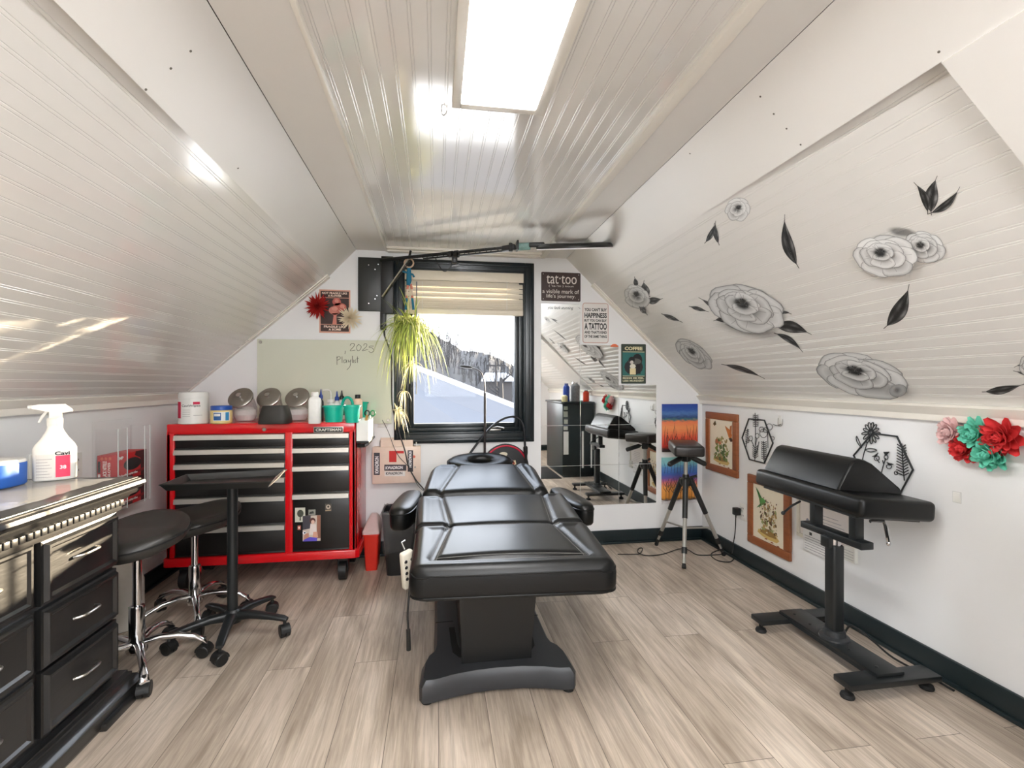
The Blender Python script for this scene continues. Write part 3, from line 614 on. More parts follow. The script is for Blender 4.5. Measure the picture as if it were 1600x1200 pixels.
# stickers and magnets on the lower right drawer
def flat(name, px0, py0, px1, py1, mats, label, cat, y=TY0+.0072, th=.0012, group=None):
    a, b = onY(px0, py1, y), onY(px1, py0, y); t = thing(name, label, cat, ((a.x+b.x)/2, y, a.z), group=group)
    mb = MB(); mb.box(a.x, b.x, y-th, y, a.z, b.z); part('backing', mb, mats, t, smooth=0); return t, a, b
def shapes(t, a, b, y, lst, name='print'):                              # flat printed shapes in the unit square of a card
    for i, (col, pts) in enumerate(lst):
        mb = MB(); k = .00025*(i+1); mb.prism([(a.x+(b.x-a.x)*u, y-k, a.z+(b.z-a.z)*v) for u, v in pts], (0, -.0002, 0)); part(name, mb, ink(*col), t, smooth=0)
def disc(cx, cy, rx, ry, n=14): return [(cx+rx*math.cos(2*PI*k/n), cy+ry*math.sin(2*PI*k/n)) for k in range(n)]
t, a, b = flat('photograph', 473, 805, 501, 846, ink(205, 190, 178), 'portrait snapshot of seated person stuck on the lowest right drawer', 'photo', TY0+.007)
shapes(t, a, b, TY0+.0058, [((70, 66, 74), [(.0, .45), (.45, .5), (.45, 1), (0, 1)]), ((150, 100, 80), [(.78, .1), (1, .1), (1, 1), (.8, 1)]), ((96, 52, 46), disc(.55, .8, .17, .12)), ((226, 190, 172), disc(.57, .75, .10, .08)), ((226, 214, 208), [(.36, .25), (.8, .25), (.74, .66), (.44, .68)]), ((196, 140, 118), [(.05, .06), (.36, .1), (.34, .32), (.1, .3)]), ((214, 160, 136), [(.55, .12), (.86, .14), (.82, .36), (.6, .36)]), ((92, 78, 190), [(.0, 0), (.8, .0), (.82, .12), (.4, .17), (.1, .08)]), ((238, 238, 240), disc(.1, .34, .1, .06)), ((30, 40, 60), disc(.12, .34, .05, .03))])
t, a, b = flat('sticker', 461, 793, 477, 816, ink(208, 206, 190), 'cream sticker with dark tree left of the portrait snapshot', 'sticker', TY0+.0071); shapes(t, a, b, TY0+.0059, [((70, 74, 62), disc(.52, .6, .32, .26)), ((60, 58, 50), [(.45, .1), (.58, .1), (.56, .5), (.48, .5)])])
t, a, b = flat('sticker', 482, 796, 493, 805, ink(150, 150, 140), 'small grey sticker just above the portrait snapshot', 'sticker', TY0+.0071); shapes(t, a, b, TY0+.0059, [((60, 62, 58), [(.1, .2), (.8, .3), (.7, .7), (.2, .6)])])
t, a, b = flat('sticker', 465, 821, 470, 828, ink(198, 110, 92), 'tiny red and white sticker low on the drawer, left of the snapshot', 'sticker', TY0+.0071); shapes(t, a, b, TY0+.0059, [((236, 226, 220), disc(.5, .5, .25, .25))])
t, a, b = flat('sticker', 508, 787, 518, 799, ink(84, 76, 68), 'small brown round sticker alone on the right of the drawer', 'sticker', TY0+.0071); shapes(t, a, b, TY0+.0059, [((196, 180, 162), disc(.5, .6, .36, .3)), ((60, 52, 46), disc(.5, .62, .16, .14)), ((186, 160, 130), [(.05, .05), (.95, .1), (.95, .2), (.05, .16)])])
# ---------------- things on top of the chest
ZT = .985
def top(px, py): return onZ(px, py, ZT)
clear = pm('clear_plastic', (236, 238, 238), .08, trans=1, ior=1.3, alpha=.45)
t = thing('wipes_tub', 'tall white tub of disinfecting wipes with magenta band on the tool chest', 'tub', top(303, 661.5)); p = t.location.copy(); Rr = .078
mb = MB(); mb.lathe([(0, 0), (Rr-.004, 0), (Rr, .004), (Rr-.001, .15), (Rr-.004, .155), (0, .155)], p, 36); part('body', mb, white_plastic, t)
mb = MB(); mb.lathe([(0, .152), (Rr+.0005, .152), (Rr-.001, .178), (Rr-.006, .186), (0, .188)], p, 36); part('lid', mb, white_plastic, t)
def wrap(name, p, r, a0, a1, z0, z1, mat, parent, out=.0006, n=12):
    mb = MB(); rings = []
    for i in range(n+1):
        a = R(a0+(a1-a0)*i/n); d = Vector((math.sin(a), -math.cos(a), 0)); rings.append([p+d*(r+q)+Vector((0, 0, z)) for q, z in ((0, z0), (out, z0), (out, z1), (0, z1))])
    mb.ring_sweep(rings); return part(name, mb, mat, parent, smooth=0)
wrap('label_band', p, Rr, -88, -56, .035, .13, ink(206, 26, 72), t); wrap('label_patch', p, Rr, -5, 20, .115, .13, ink(206, 26, 72), t)
def wrap_text(body, p, r, ac, z, h, w, mat, parent):
    o = text(body, (0, 0, 0), (1, 0, 0), (0, 0, 1), h, w, mat, parent); rl = root_of(parent).location
    for v in o.data.vertices:
        q = v.co+rl; a = R(ac)+(q.x-w/2)/r; v.co = Vector((p.x+(r+.0009)*math.sin(a), p.y-(r+.0009)*math.cos(a), p.z+z+q.z))-rl
wrap_text('CaviWipes', p, Rr, -14, .098, .016, .098, ink(40, 38, 40), t)
for k in range(4): wrap('label_line', p, Rr, -46, -16, .082-.012*k, .0835-.012*k, ink(150, 146, 146), t)
wrap('label_line', p, Rr, -4, 30, .05, .052, ink(120, 116, 116), t); t.rotation_euler.z = R(26)
t = thing('jelly_jar', 'small yellow jar with blue lid beside the white wipes tub', 'jar', top(346, 661.5)); p = t.location.copy(); Rr = .058
part('jar', MB().lathe([(0, 0), (Rr-.006, 0), (Rr, .006), (Rr, .074), (Rr-.006, .082), (0, .082)], p, 32), pm('pale_yellow_jelly', (228, 206, 142), .25), t)
part('lid', MB().lathe([(0, .08), (Rr-.001, .08), (Rr-.001, .102), (Rr-.006, .106), (0, .106)], p, 32), pm('blue_lid', (36, 82, 166), .35), t)
wrap('label_panel', p, Rr, -40, 50, .018, .07, ink(226, 228, 226), t); wrap('label_blue', p, Rr+.0007, -38, 2, .022, .066, ink(42, 92, 150), t); wrap('label_stripe', p, Rr+.0007, 24, 44, .02, .068, ink(54, 140, 190), t); wrap('label_white', p, Rr+.0014, -34, -2, .046, .060, ink(226, 228, 226), t); t.rotation_euler.z = R(18)
cotton = pm('cotton_filling', (222, 216, 212), .9, bump=.6, bscale=90)
def lid_jar(px, py, lx, ly, label, back, fill):
    t = thing('candy_jar', label, 'jar', onZ(px, py, ZT), group='slant lidded jars on the tool chest'); p = Vector((onY(px, py, back).x, back, ZT)); t.location = p
    lc = onY(lx, ly, back-.03); ax = Vector((-.12, -.75, .58)).normalized(); r = .066
    mb = MB(); rings = []
    for f, k, z in ((0, .80, .004), (0, .95, .02), (.0, 1.06, .06), (.1, 1.06, .085)):
        rings.append([p+Vector((r*k*math.cos(2*PI*q/28), r*k*math.sin(2*PI*q/28), z)) for q in range(28)])
    U = ax.to_track_quat('Z', 'Y').to_matrix()
    for k, s in ((1.0, .028), (.93, .01)):
        rings.append([lc-ax*s+U @ Vector((r*k*math.cos(2*PI*(q)/28+PI*0), r*k*math.sin(2*PI*q/28), 0)) for q in range(28)])
    # align tilted rings with the upright ones
    for i in (4, 5):
        ref = rings[3][0]; j = min(range(28), key=lambda q: (rings[i][q]-ref).length); rings[i] = rings[i][j:]+rings[i][:j]
        if (rings[i][7]-rings[3][7]).length > (rings[i][7]-rings[3][21]).length: rings[i] = [rings[i][0]]+rings[i][:0:-1]
    mb.ring_sweep(rings); part('glass_body', mb, clear, t, smooth=60)
    if fill:
        mb = MB(); mb.lathe([(0, .006), (r*.74, .006), (r*.96, .04), (r*.9, .07), (r*.5, .086), (0, .09)], p, 20); part('filling', mb, fill, t)
    mb = MB(); mb.lathe([(0, -.012), (r*1.06, -.012), (r*1.13, -.006), (r*1.13, .004), (r*1.06, .008), (r*.6, .011), (r*.3, .012), (0, .012)], lc, 32, ax); l = part('lid', mb, steel, t, smooth=40)
    mb = MB(); mb.lathe([(0, .01), (.008, .012), (.009, .02), (.016, .027), (.015, .034), (0, .037)], lc, 18, ax); part('knob', mb, chrome, l)
lid_jar(383, 655, 376, 621.5, 'leftmost of three clear jars with tilted steel lids, pink white filling', -.26, cotton)
lid_jar(424, 652, 420, 621, 'middle one of three jars with tilted steel lids, behind the black tub', -.22, pm('pink_filling', (206, 168, 160), .8, var=.2))
lid_jar(465, 655, 464.5, 621, 'rightmost of three jars with tilted steel lids, full of white cotton', -.26, cotton)
p = top(428, 662); mb = MB(); w, d, h = .088, .07, .105; rings = []
for z, k in ((0, .97), (.004, 1), (h*.5, .93), (h-.012, .80), (h, .74)):
    rings.append([p+Vector((w*k*math.copysign(abs(math.cos(2*PI*q/28))**.5, math.cos(2*PI*q/28)), .03+d*k*math.copysign(abs(math.sin(2*PI*q/28))**.5, math.sin(2*PI*q/28)), z)) for q in range(28)])
mb.ring_sweep(rings); solid('plastic_tub', mb, pm('matt_black_tub', (44, 42, 38), .55), 'upturned matt black plastic tub at front of tool chest top', 'tub', smooth=50)
def bottle(label, px, py, w, h, mat, capmat, capkind, y=None, z=ZT, square=False, lab=None):
    b = onZ(px, py, z) if y is None else Vector((onY(px, py, y).x, y, z)); t = thing('bottle', label, 'bottle', b); n = 24; pw = .5 if square else 1; mb = MB(); rings = []
    f = lambda q: math.copysign(abs(q)**pw, q)
    for hz, k in ((0, .92), (.004, 1), (h*.82, 1), (h*.9, .9), (h*.96, .5), (h, .42)):
        rings.append([b+Vector((w/2*k*f(math.cos(2*PI*q/n)), w/2*k*f(math.sin(2*PI*q/n)), hz)) for q in range(n)])
    mb.ring_sweep(rings); part('body', mb, mat, t, smooth=50)
    if lab: wrap('label_panel', b, w/2, -60, 60, h*.2, h*.7, lab, t)
    mb = MB()
    if capkind == 'nozzle': mb.lathe([(0, h), (w*.36, h), (w*.36, h+.02), (w*.2, h+.028), (w*.08, h+.06), (0, h+.062)], b, 16)
    elif capkind == 'flip': mb.lathe([(0, h-.004), (w*.3, h-.004), (w*.3, h+.018), (w*.26, h+.022), (0, h+.022)], b, 16)
    elif capkind == 'bent':
        mb.lathe([(0, h), (w*.4, h), (w*.4, h+.018), (0, h+.02)], b, 16); mb.tube(spline([b+Vector((0, 0, h+.01)), b+Vector((.0, 0, h+.06)), b+Vector((-.012, 0, h+.078)), b+Vector((-.05, 0, h+.078))]), .004, 7)
    elif capkind == 'pump':
        mb.lathe([(0, h), (w*.3, h), (w*.3, h+.025), (w*.1, h+.03), (w*.1, h+.05), (0, h+.05)], b, 14)
    part('cap', mb, capmat, t); return t
milk = pm('milky_plastic', (226, 226, 222), .35); dark = pm('black_bottle', (26, 26, 28), .35); blue = pm('blue_nozzle', (36, 62, 140), .4); pink = pm('peach_lotion', (232, 196, 172), .35)
bottle('square milky white bottle standing beside the turquoise caddy', 492, 661.5, .068, .165, milk, white_plastic, 'flip', square=True)
bottle('black ink bottle with blue nozzle behind the square white bottle', 501.5, 658, .034, .14, dark, blue, 'nozzle', y=-.33)
bottle('white wash bottle with bent spout at left behind turquoise caddy', 517, 652, .055, .115, milk, white_plastic, 'bent', y=-.22)
bottle('white bottle with blue nozzle behind turquoise caddy', 526.5, 652, .040, .125, milk, blue, 'nozzle', y=-.2, lab=ink(206, 204, 206))
bottle('black labelled bottle with black nozzle behind the turquoise caddy', 534, 652, .044, .13, milk, dark, 'nozzle', y=-.17, lab=ink(58, 56, 60))
teal = pm('turquoise_plastic', (12, 178, 152), .35, var=.03)
t = thing('caddy', 'turquoise plastic carry caddy with loop handle on the tool chest', 'caddy', top(532, 661)); p = t.location
def cup(c, r0, r1, h, sx=1): 
    mb = MB(); n = 28
    prof = [(r0*.9, 0), (r0, .004), (r1, h), (r1+.005, h), (r1+.005, h-.008), (r1+.001, h-.009)]
    mb.lathe([(0, 0), (r0, .0), (r1-.002, h-.01), (r1+.005, h-.01), (r1+.005, h), (r1-.002, h), (r0-.002, .006), (0, .006)], c, n, sx=sx); return mb
part('compartment', cup(top(520, 659.5)+Vector((0, .03, 0)), .050, .062, .10, 1.0), teal, t); part('compartment', cup(top(549, 660.5)+Vector((0, .03, 0)), .038, .050, .105), teal, t); part('compartment', cup(top(564, 654)+Vector((-.01, .06, 0)), .036, .048, .11), teal, t)
mb = MB(); c = Vector((onY(543, 640, -.2).x, -.2, ZT)); pts = [c+Vector((.034*math.cos(a), 0, .09+.055*math.sin(a))) for a in [PI*k/12 for k in range(13)]]; mb.tube([pts[0]-Vector((0, 0, .06))]+pts+[pts[-1]-Vector((0, 0, .06))], .013, 8, flat=.7); part('handle', mb, teal, t)
b = top(559, 655)+Vector((-.004, .03, .02)); t = bottle('peach lotion bottle with black cap standing in the turquoise caddy', 559, 655, .062, .135, pink, dark, 'flip', y=b.y, z=ZT+.006)
# magnetic holder on the side of the chest
t = thing('tool_holder', 'white two cup holder hung on right side of tool chest', 'holder', (TX1+.05, -.36, .845)); x0 = TX1+.006
for y0, y1, z1 in ((-.47, -.30, .995), (-.29, -.2, .995)):
    mb = MB(); a = [(x0, y0), (x0+.068, y0), (x0+.068, y1), (x0, y1)]
    for (q0, q1) in zip(a, a[1:]+a[:1]):
        mb.tube([(q0[0], q0[1], .93), (q1[0], q1[1], .93)], .001, 4)
    mb = MB(); k = .003; mb.box(x0, x0+.07, y0, y0+k, .875, z1); mb.box(x0, x0+.07, y1-k, y1, .875, z1); mb.box(x0, x0+k, y0+k, y1-k, .875, z1); mb.box(x0+.07-k, x0+.07, y0+k, y1-k, .875, z1); mb.box(x0, x0+.07, y0, y1, .87, .876); part('cup', mb, white_plastic, t, smooth=0)
part('tray', MB().rb(x0, x0+.075, -.475, -.18, .855, .87, .003), black_plastic, t)
t = thing('scissors', 'scissors with green finger loop standing in the white holder', 'scissors', (x0+.05, -.24, .88))
mb = MB(); c = Vector((x0+.05, -.24, 1.01))
for s, m_ in ((-1, pm('dark_green_grip', (34, 52, 44), .4)), (1, pm('green_grip', (52, 160, 98), .4))):
    mb = MB(); mb.tube([c+Vector((s*.018+.015*math.cos(a), 0, .018*math.sin(a)+.016)) for a in [2*PI*k/14 for k in range(14)]], .0045, 7, closed=True); part('finger_loop', mb, m_, t)
part('blades', MB().rb(c.x-.006, c.x+.006, c.y-.002, c.y+.002, .89, 1.015, .001), steel, t)
mb = MB(); mb.cyl((x0+.025, -.38, .88), (x0+.05, -.38, 1.022), .008, n=10); solid('marker_pen', mb, pm('orange_pen', (196, 130, 62), .4), 'brown orange pen leaning in the white holder', 'pen')
# sharps bin and waste bin
t = thing('sharps_bin', 'narrow red sharps bin with translucent lid on floor beside tool chest', 'sharps bin', (-.425, -.23, 0)); rp = pm('red_bin_plastic', (206, 44, 30), .35)
mb = MB(); rings = []
def rct(x0, x1, y0, y1, z, r=.012): 
    out = []
    for cx, cy, a0 in ((x1-r, y1-r, 0), (x0+r, y1-r, 90), (x0+r, y0+r, 180), (x1-r, y0+r, 270)):
        for k in range(4): a = R(a0+30*k); out.append(Vector((cx+r*math.cos(a), cy+r*math.sin(a), z)))
    return out
mb.ring_sweep([rct(-.458, -.385, -.28, -.13, 0), rct(-.468, -.372, -.31, -.10, .235), rct(-.472, -.368, -.314, -.096, .235), rct(-.472, -.368, -.314, -.096, .245)]); part('body', mb, rp, t, smooth=40)
mb = MB(); mb.ring_sweep([rct(-.474, -.366, -.316, -.094, .246), rct(-.474, -.366, -.316, -.094, .262), rct(-.455, -.385, -.25, -.10, .31), rct(-.44, -.40, -.16, -.11, .335)]); part('lid', mb, pm('translucent_pink_lid', (216, 190, 188), .3, alpha=.85), t, smooth=40)
t = thing('waste_bin', 'black waste bin with liner bag beside the treatment table', 'bin', (-.23, -.27, 0)); bp_ = pm('black_bin_plastic', (30, 30, 31), .4)
mb = MB(); mb.ring_sweep([rct(-.315, -.14, -.39, -.20, 0, .03), rct(-.345, -.115, -.42, -.15, .40, .035), rct(-.335, -.125, -.41, -.16, .40, .035), rct(-.31, -.145, -.385, -.205, .02, .03)], True, True, True); part('bin', mb, bp_, t, smooth=40)
bagm = pm('clear_bin_liner', (150, 150, 152), .12, alpha=.22, bump=.5, bscale=40); mb = MB(); rnd = random.Random(5); rings = []
for z, g in ((.395, -.006), (.408, .002), (.395, .008), (.33, .008), (.24, .007), (.14, .009)):
    r_ = rct(-.315-.03*(z/.4)-g, -.14+.03*(z/.4)-.004+g, -.39-.03*(z/.4)-g, -.2+.04*(z/.4)+g, z, .034); rings.append([v+Vector((rnd.uniform(-.002, .002), rnd.uniform(-.002, .002), rnd.uniform(-.012, .012)+(-.0 if z > .2 else .25*(v.x+.3)))) for v in r_])
mb.ring_sweep(rings, True, False, False); part('liner_bag', mb, bagm, t, smooth=60)
# white jug standing behind the dresser and stool
t = thing('plastic_jug', 'translucent white jug on floor behind the front stool', 'jug', (-1.56, -.84, 0)); p = t.location
part('body', MB().lathe([(0, 0), (.082, 0), (.088, .006), (.088, .225), (.072, .275), (.03, .315), (.022, .32), (0, .32)], p, 26), pm('hazy_white_plastic', (224, 220, 212), .35), t); part('cap', MB().lathe([(0, .318), (.024, .318), (.024, .345), (0, .347)], p, 16), white_plastic, t)
wrap('label_panel', p, .088, 44, 60, .08, .12, ink(70, 168, 50), t)
# ================================================================== BLACK DRESSER ALONG THE LEFT WALL
gloss = pm('gloss_black_paint', (20, 20, 20), .42, var=.05, bump=.25, bscale=14, stretch=(1, 1, 6), spec=.6, coat=.3)
DF, DE = -1.205, -1.50                                                # front face x, far end y
t = thing('dresser', 'glossy black dresser with dentil moulding and steel pulls along left wall', 'dresser', (-1.44, -2.1, 0)); dr = t
YN = -2.66
part('carcass', MB().rb(XL+.02, DF-.012, YN, DE, .05, .80, .003), gloss, t)
def mould(prof, name, y_far, over):                                   # moulding run along the front and round the far end
    mb = MB()
    n = len(prof); A = [Vector((DF+o, YN, z)) for o, z in prof]; Bc = [Vector((DF+o, y_far+o*1.0, z)) for o, z in prof]; Cc = [Vector((XL+.02, y_far+o*1.0, z)) for o, z in prof]
    inner = [Vector((DF-.03, YN, z)) for o, z in (prof[-1], prof[0])], [Vector((DF-.03, y_far-.03, z)) for o, z in (prof[-1], prof[0])], [Vector((XL+.02, y_far-.03, z)) for o, z in (prof[-1], prof[0])]
    mb.ring_sweep([A+inner[0], Bc+inner[1], Cc+inner[2]]); part(name, mb, gloss, t, smooth=25); return mb
mould([(.0, .772), (.010, .774), (.016, .786), (.030, .792), (.034, .803), (.030, .806), (.042, .812), (.052, .826), (.050, .838), (.040, .842), (.040, .846), (.030, .850)], 'cornice', -1.455, .05)
part('top', MB().rb(XL+.005, DF+.034, YN, -1.418, .826, .852, .004), gloss, t)
mb = MB(); y = YN+.01
part('frieze', MB().rb(XL+.02, DF+.008, YN, -1.478, .735, .775, .002), gloss, t)
dn = part('dentil_band', MB().rb(XL+.02, DF+.012, YN, -1.468, .752, .756, .001), gloss, t)
while y < -1.49:
    part('dentil', MB().rb(DF+.006, DF+.022, y, y+.021, .756, .778, .002), gloss, dn); y += .0265
    if y < -2.25: y += .0265*0
def drawer(y0, y1, z0, z1, out):
    mb = MB(); d = [(0, .0), (.0, out*.55), (.008, out*.6), (.014, out), (.022, out), (.030, out*.72), (.034, out*.72)]
    rings = [[Vector((DF-.014+o, a, b)) for a, b in ((y0+i, z0+i), (y1-i, z0+i), (y1-i, z1-i), (y0+i, z1-i))] for i, o in d]
    mb.ring_sweep(rings); dd = part('drawer', mb, gloss, t, smooth=0); x = DF-.014+out*.72; yc, zc = (y0+y1)/2, z0+(z1-z0)*.56; hw = .052
    h = MB(); h.tube(spline([(x, yc-hw, zc-.004), (x+.012, yc-hw+.006, zc-.002), (x+.026, yc-hw+.022, zc), (x+.026, yc+hw-.022, zc), (x+.012, yc+hw-.006, zc-.002), (x, yc+hw, zc-.004)], 5), .0052, 8); part('handle', h, steel, dd, label='brushed steel bow handle')
for y0, y1, o in ((-1.862, DE-.006, .034), (-2.25, -1.88, .022), (-2.64, -2.268, .03)):
    drawer(y0, y1, .535, .733 if o != .022 else .745, o); drawer(y0, y1, .338, .522, o); drawer(y0, y1, .128, .328, o)
mould([(-.006, .105), (.012, .103), (.012, .096), (.022, .092), (.022, .084), (.034, .078), (.04, .066), (.05, .058), (.05, .045), (.046, .03), (.046, .012), (.04, .0)], 'plinth', -1.462, .05)
mb = MB(); mb.rb(DF+.03, DF+.064, -1.66, -1.485, 0, .028, .006); part('foot', mb, gloss, t)
# plastic film over the top of the dresser
film = pm('clear_film', (214, 212, 206), .12, alpha=.5, bump=.6, bscale=30)
mb = MB(); rnd = random.Random(2); nx, ny = 14, 34; vs = []
for i in range(nx+1):
    for j in range(ny+1):
        x = XL+.03+(DF-.02-XL-.03)*i/nx; yy = -2.6+(1.13)*j/ny; vs.append((x, yy, .8545+rnd.random()*.0035))
mb.add(vs, [(i*(ny+1)+j, (i+1)*(ny+1)+j, (i+1)*(ny+1)+j+1, i*(ny+1)+j+1) for i in range(nx) for j in range(ny)])
solid('plastic_film', mb, film, 'crinkled clear plastic film covering the dresser top', 'plastic film', smooth=60)
# spray bottle
ZD = .859
p = onZ(86, 748.5, ZD); t = thing('spray_bottle', 'white trigger spray bottle with pink label on the black dresser', 'spray bottle', p); wp = pm('white_bottle_plastic', (232, 230, 224), .4)
mb = MB(); rings = []
def se(w, d, z, pw=.7): return [p+Vector((w*math.copysign(abs(math.cos(2*PI*k/32))**pw, math.cos(2*PI*k/32)), d*math.copysign(abs(math.sin(2*PI*k/32))**pw, math.sin(2*PI*k/32)), z)) for k in range(32)]
for w, d, z in ((.058, .036, 0), (.062, .04, .004), (.062, .04, .118), (.056, .038, .132), (.038, .028, .158), (.026, .022, .182), (.022, .02, .196), (.021, .02, .204)): rings.append(se(w, d, z))
mb.ring_sweep(rings); part('body', mb, wp, t, smooth=50)
part('collar', MB().lathe([(0, .202), (.023, .202), (.024, .228), (.02, .232), (0, .232)], p, 24), wp, t)
mb = MB(); mb.prism([p+Vector(q) for q in ((-.062, -.012, .268), (-.062, -.012, .280), (-.045, -.012, .284), (.028, -.012, .284), (.05, -.012, .262), (.05, -.012, .255), (.02, -.012, .250), (-.02, -.012, .256))], (0, .024, 0)); mb.rbox(p+Vector((.002, 0, .243)), (.036, .026, .03), .004); part('spray_head', mb, wp, t, smooth=30)
part('nozzle', MB().cyl(p+Vector((-.062, 0, .274)), p+Vector((-.074, 0, .274)), .008, .007, 12), wp, t)
mb = MB(); mb.tube([p+Vector((-.022, 0, .258)), p+Vector((-.036, 0, .236)), p+Vector((-.044, 0, .216))], [.008, .0065, .006], 8, flat=.7); part('trigger', mb, wp, t)
def sewrap(name, u0, u1, z0, z1, mat, out=.0008):
    mb = MB(); W, D = .062+out, .04+out; pts = []
    for i in range(9):
        x = u0+(u1-u0)*i/8; c = min(1, abs(x)/.062); y = -D*(1-c**(2/.7))**(.35) ; pts.append((x, y))
    mb.ring_sweep([[p+Vector((x, y+out*2, z0)), p+Vector((x, y, z0)), p+Vector((x, y, z1)), p+Vector((x, y+out*2, z1))] for x, y in pts]); return part(name, mb, mat, t, smooth=0)
sewrap('label_panel', .006, .046, .012, .092, ink(226, 66, 100)); sewrap('label_panel', -.052, .002, .006, .098, ink(224, 220, 212))
for k in range(7): sewrap('label_line', -.048, -.004-.006*(k % 3), .014+.011*k, .0155+.011*k, ink(160, 152, 148), .0014)
text('Cavi', p+Vector((.004, -.0412, .094)), (1, 0, 0), (0, 0, 1), .014, .042, ink(38, 36, 38), t, bold=.03)
text('38', p+Vector((.018, -.0412, .042)), (1, 0, 0), (0, 0, 1), .014, .018, ink(246, 226, 230), t, bold=.03); t.rotation_euler.z = R(28)
t = thing('folded_towels', 'stack of bright blue folded sheets with white edge on the dresser', 'towels', onZ(8, 752, ZD)); p = Vector((-1.59, -1.60, ZD))
t.location = p
mb = MB(); mb.ring_sweep([[p+Vector(((.13*k)*math.copysign(abs(math.cos(2*PI*q/36))**.55, math.cos(2*PI*q/36)), (.085*k)*math.copysign(abs(math.sin(2*PI*q/36))**.55, math.sin(2*PI*q/36)), z)) for q in range(36)] for z, k in ((0, .96), (.005, 1), (.078, 1), (.082, .985))]); part('blue_sheets', mb, pm('bright_blue_sheet', (42, 100, 190), .5), t, smooth=50)
mb = MB(); mb.ring_sweep([[p+Vector(((.13*k)*math.copysign(abs(math.cos(2*PI*q/36))**.55, math.cos(2*PI*q/36)), (.085*k)*math.copysign(abs(math.sin(2*PI*q/36))**.55, math.sin(2*PI*q/36)), z)) for q in range(36)] for z, k in ((.08, .99), (.09, .98), (.092, .96))]); part('white_edge', mb, paper_white, t, smooth=50)
# ================================================================== LEFT WALL
def outlet(name, px, py, x, sgn, label, w=.07, h=.115):
    c = onX(px, py, x); t = thing(name, label, 'outlet', c-Vector((0, 0, h/2))); f = -sgn
    mb = MB(); mb.rb(min(x, x+f*.006), max(x, x+f*.006), c.y-w/2, c.y+w/2, c.z-h/2, c.z+h/2, .002); part('cover_plate', mb, white_plastic, t)
    for dz in (-.024, .024):
        s = MB(); s.rb(min(x+f*.005, x+f*.008), max(x+f*.005, x+f*.008), c.y-.016, c.y+.016, c.z+dz-.014, c.z+dz+.014, .003); k = part('socket', s, white_plastic, t)
        for q in (-.007, .007): part('slot', MB().box(min(x+f*.0078, x+f*.0084), max(x+f*.0078, x+f*.0084), c.y+q-.0015, c.y+q+.0015, c.z+dz-.004, c.z+dz+.006), rubber, k, smooth=0)
    return t, c
outlet('wall_outlet', 54, 730, XL, -1, 'white wall outlet left of the spray bottle, behind the dresser'); outlet('wall_outlet', 118, 727, XL, -1, 'white wall outlet right of the spray bottle, behind the dresser')
# clear wall rack with glove boxes
acr = pm('clear_acrylic', (240, 242, 242), .03, trans=0, alpha=.06); rx = XL+.105
q0, q1 = onX(184, 700, rx).y, onX(234, 700, rx).y; zt, zb = .99, .575
t = thing('glove_rack', 'clear acrylic wall rack holding red glove boxes beside tool chest', 'rack', (XL+.05, (q0+q1)/2, zb)); ya, yb = q0, q1
ed = pm('acrylic_edge', (226, 230, 230), .1, alpha=.75)
part('back_panel', MB().box(XL+.001, XL+.004, ya-.02, yb+.02, zb, 1.03), acr, t, smooth=0)
for yy in (ya, yb-.003): part('side_panel', MB().box(XL+.004, rx, yy, yy+.003, zb, zt), acr, t, smooth=0)
mb = MB(); mb.box(XL+.004, rx, ya, yb, zb, zb+.003); part('shelf', mb, acr, t, smooth=0)
for y0, y1 in ((ya, ya+.075), (yb-.05, yb)):
    f = part('front_panel', MB().box(rx, rx+.003, y0, y1, zb, zt), acr, t, smooth=0)
    e = MB(); e.box(rx-.0005, rx+.0036, y0-.001, y0+.002, zb, zt); part('edge', e, ed, f, smooth=0); e = MB(); e.box(rx-.0005, rx+.0036, y1-.002, y1+.001, zb, zt); part('edge', e, ed, f, smooth=0)
gb0, gb1 = ya+.006, yb-.022; rd = ink(186, 26, 30)
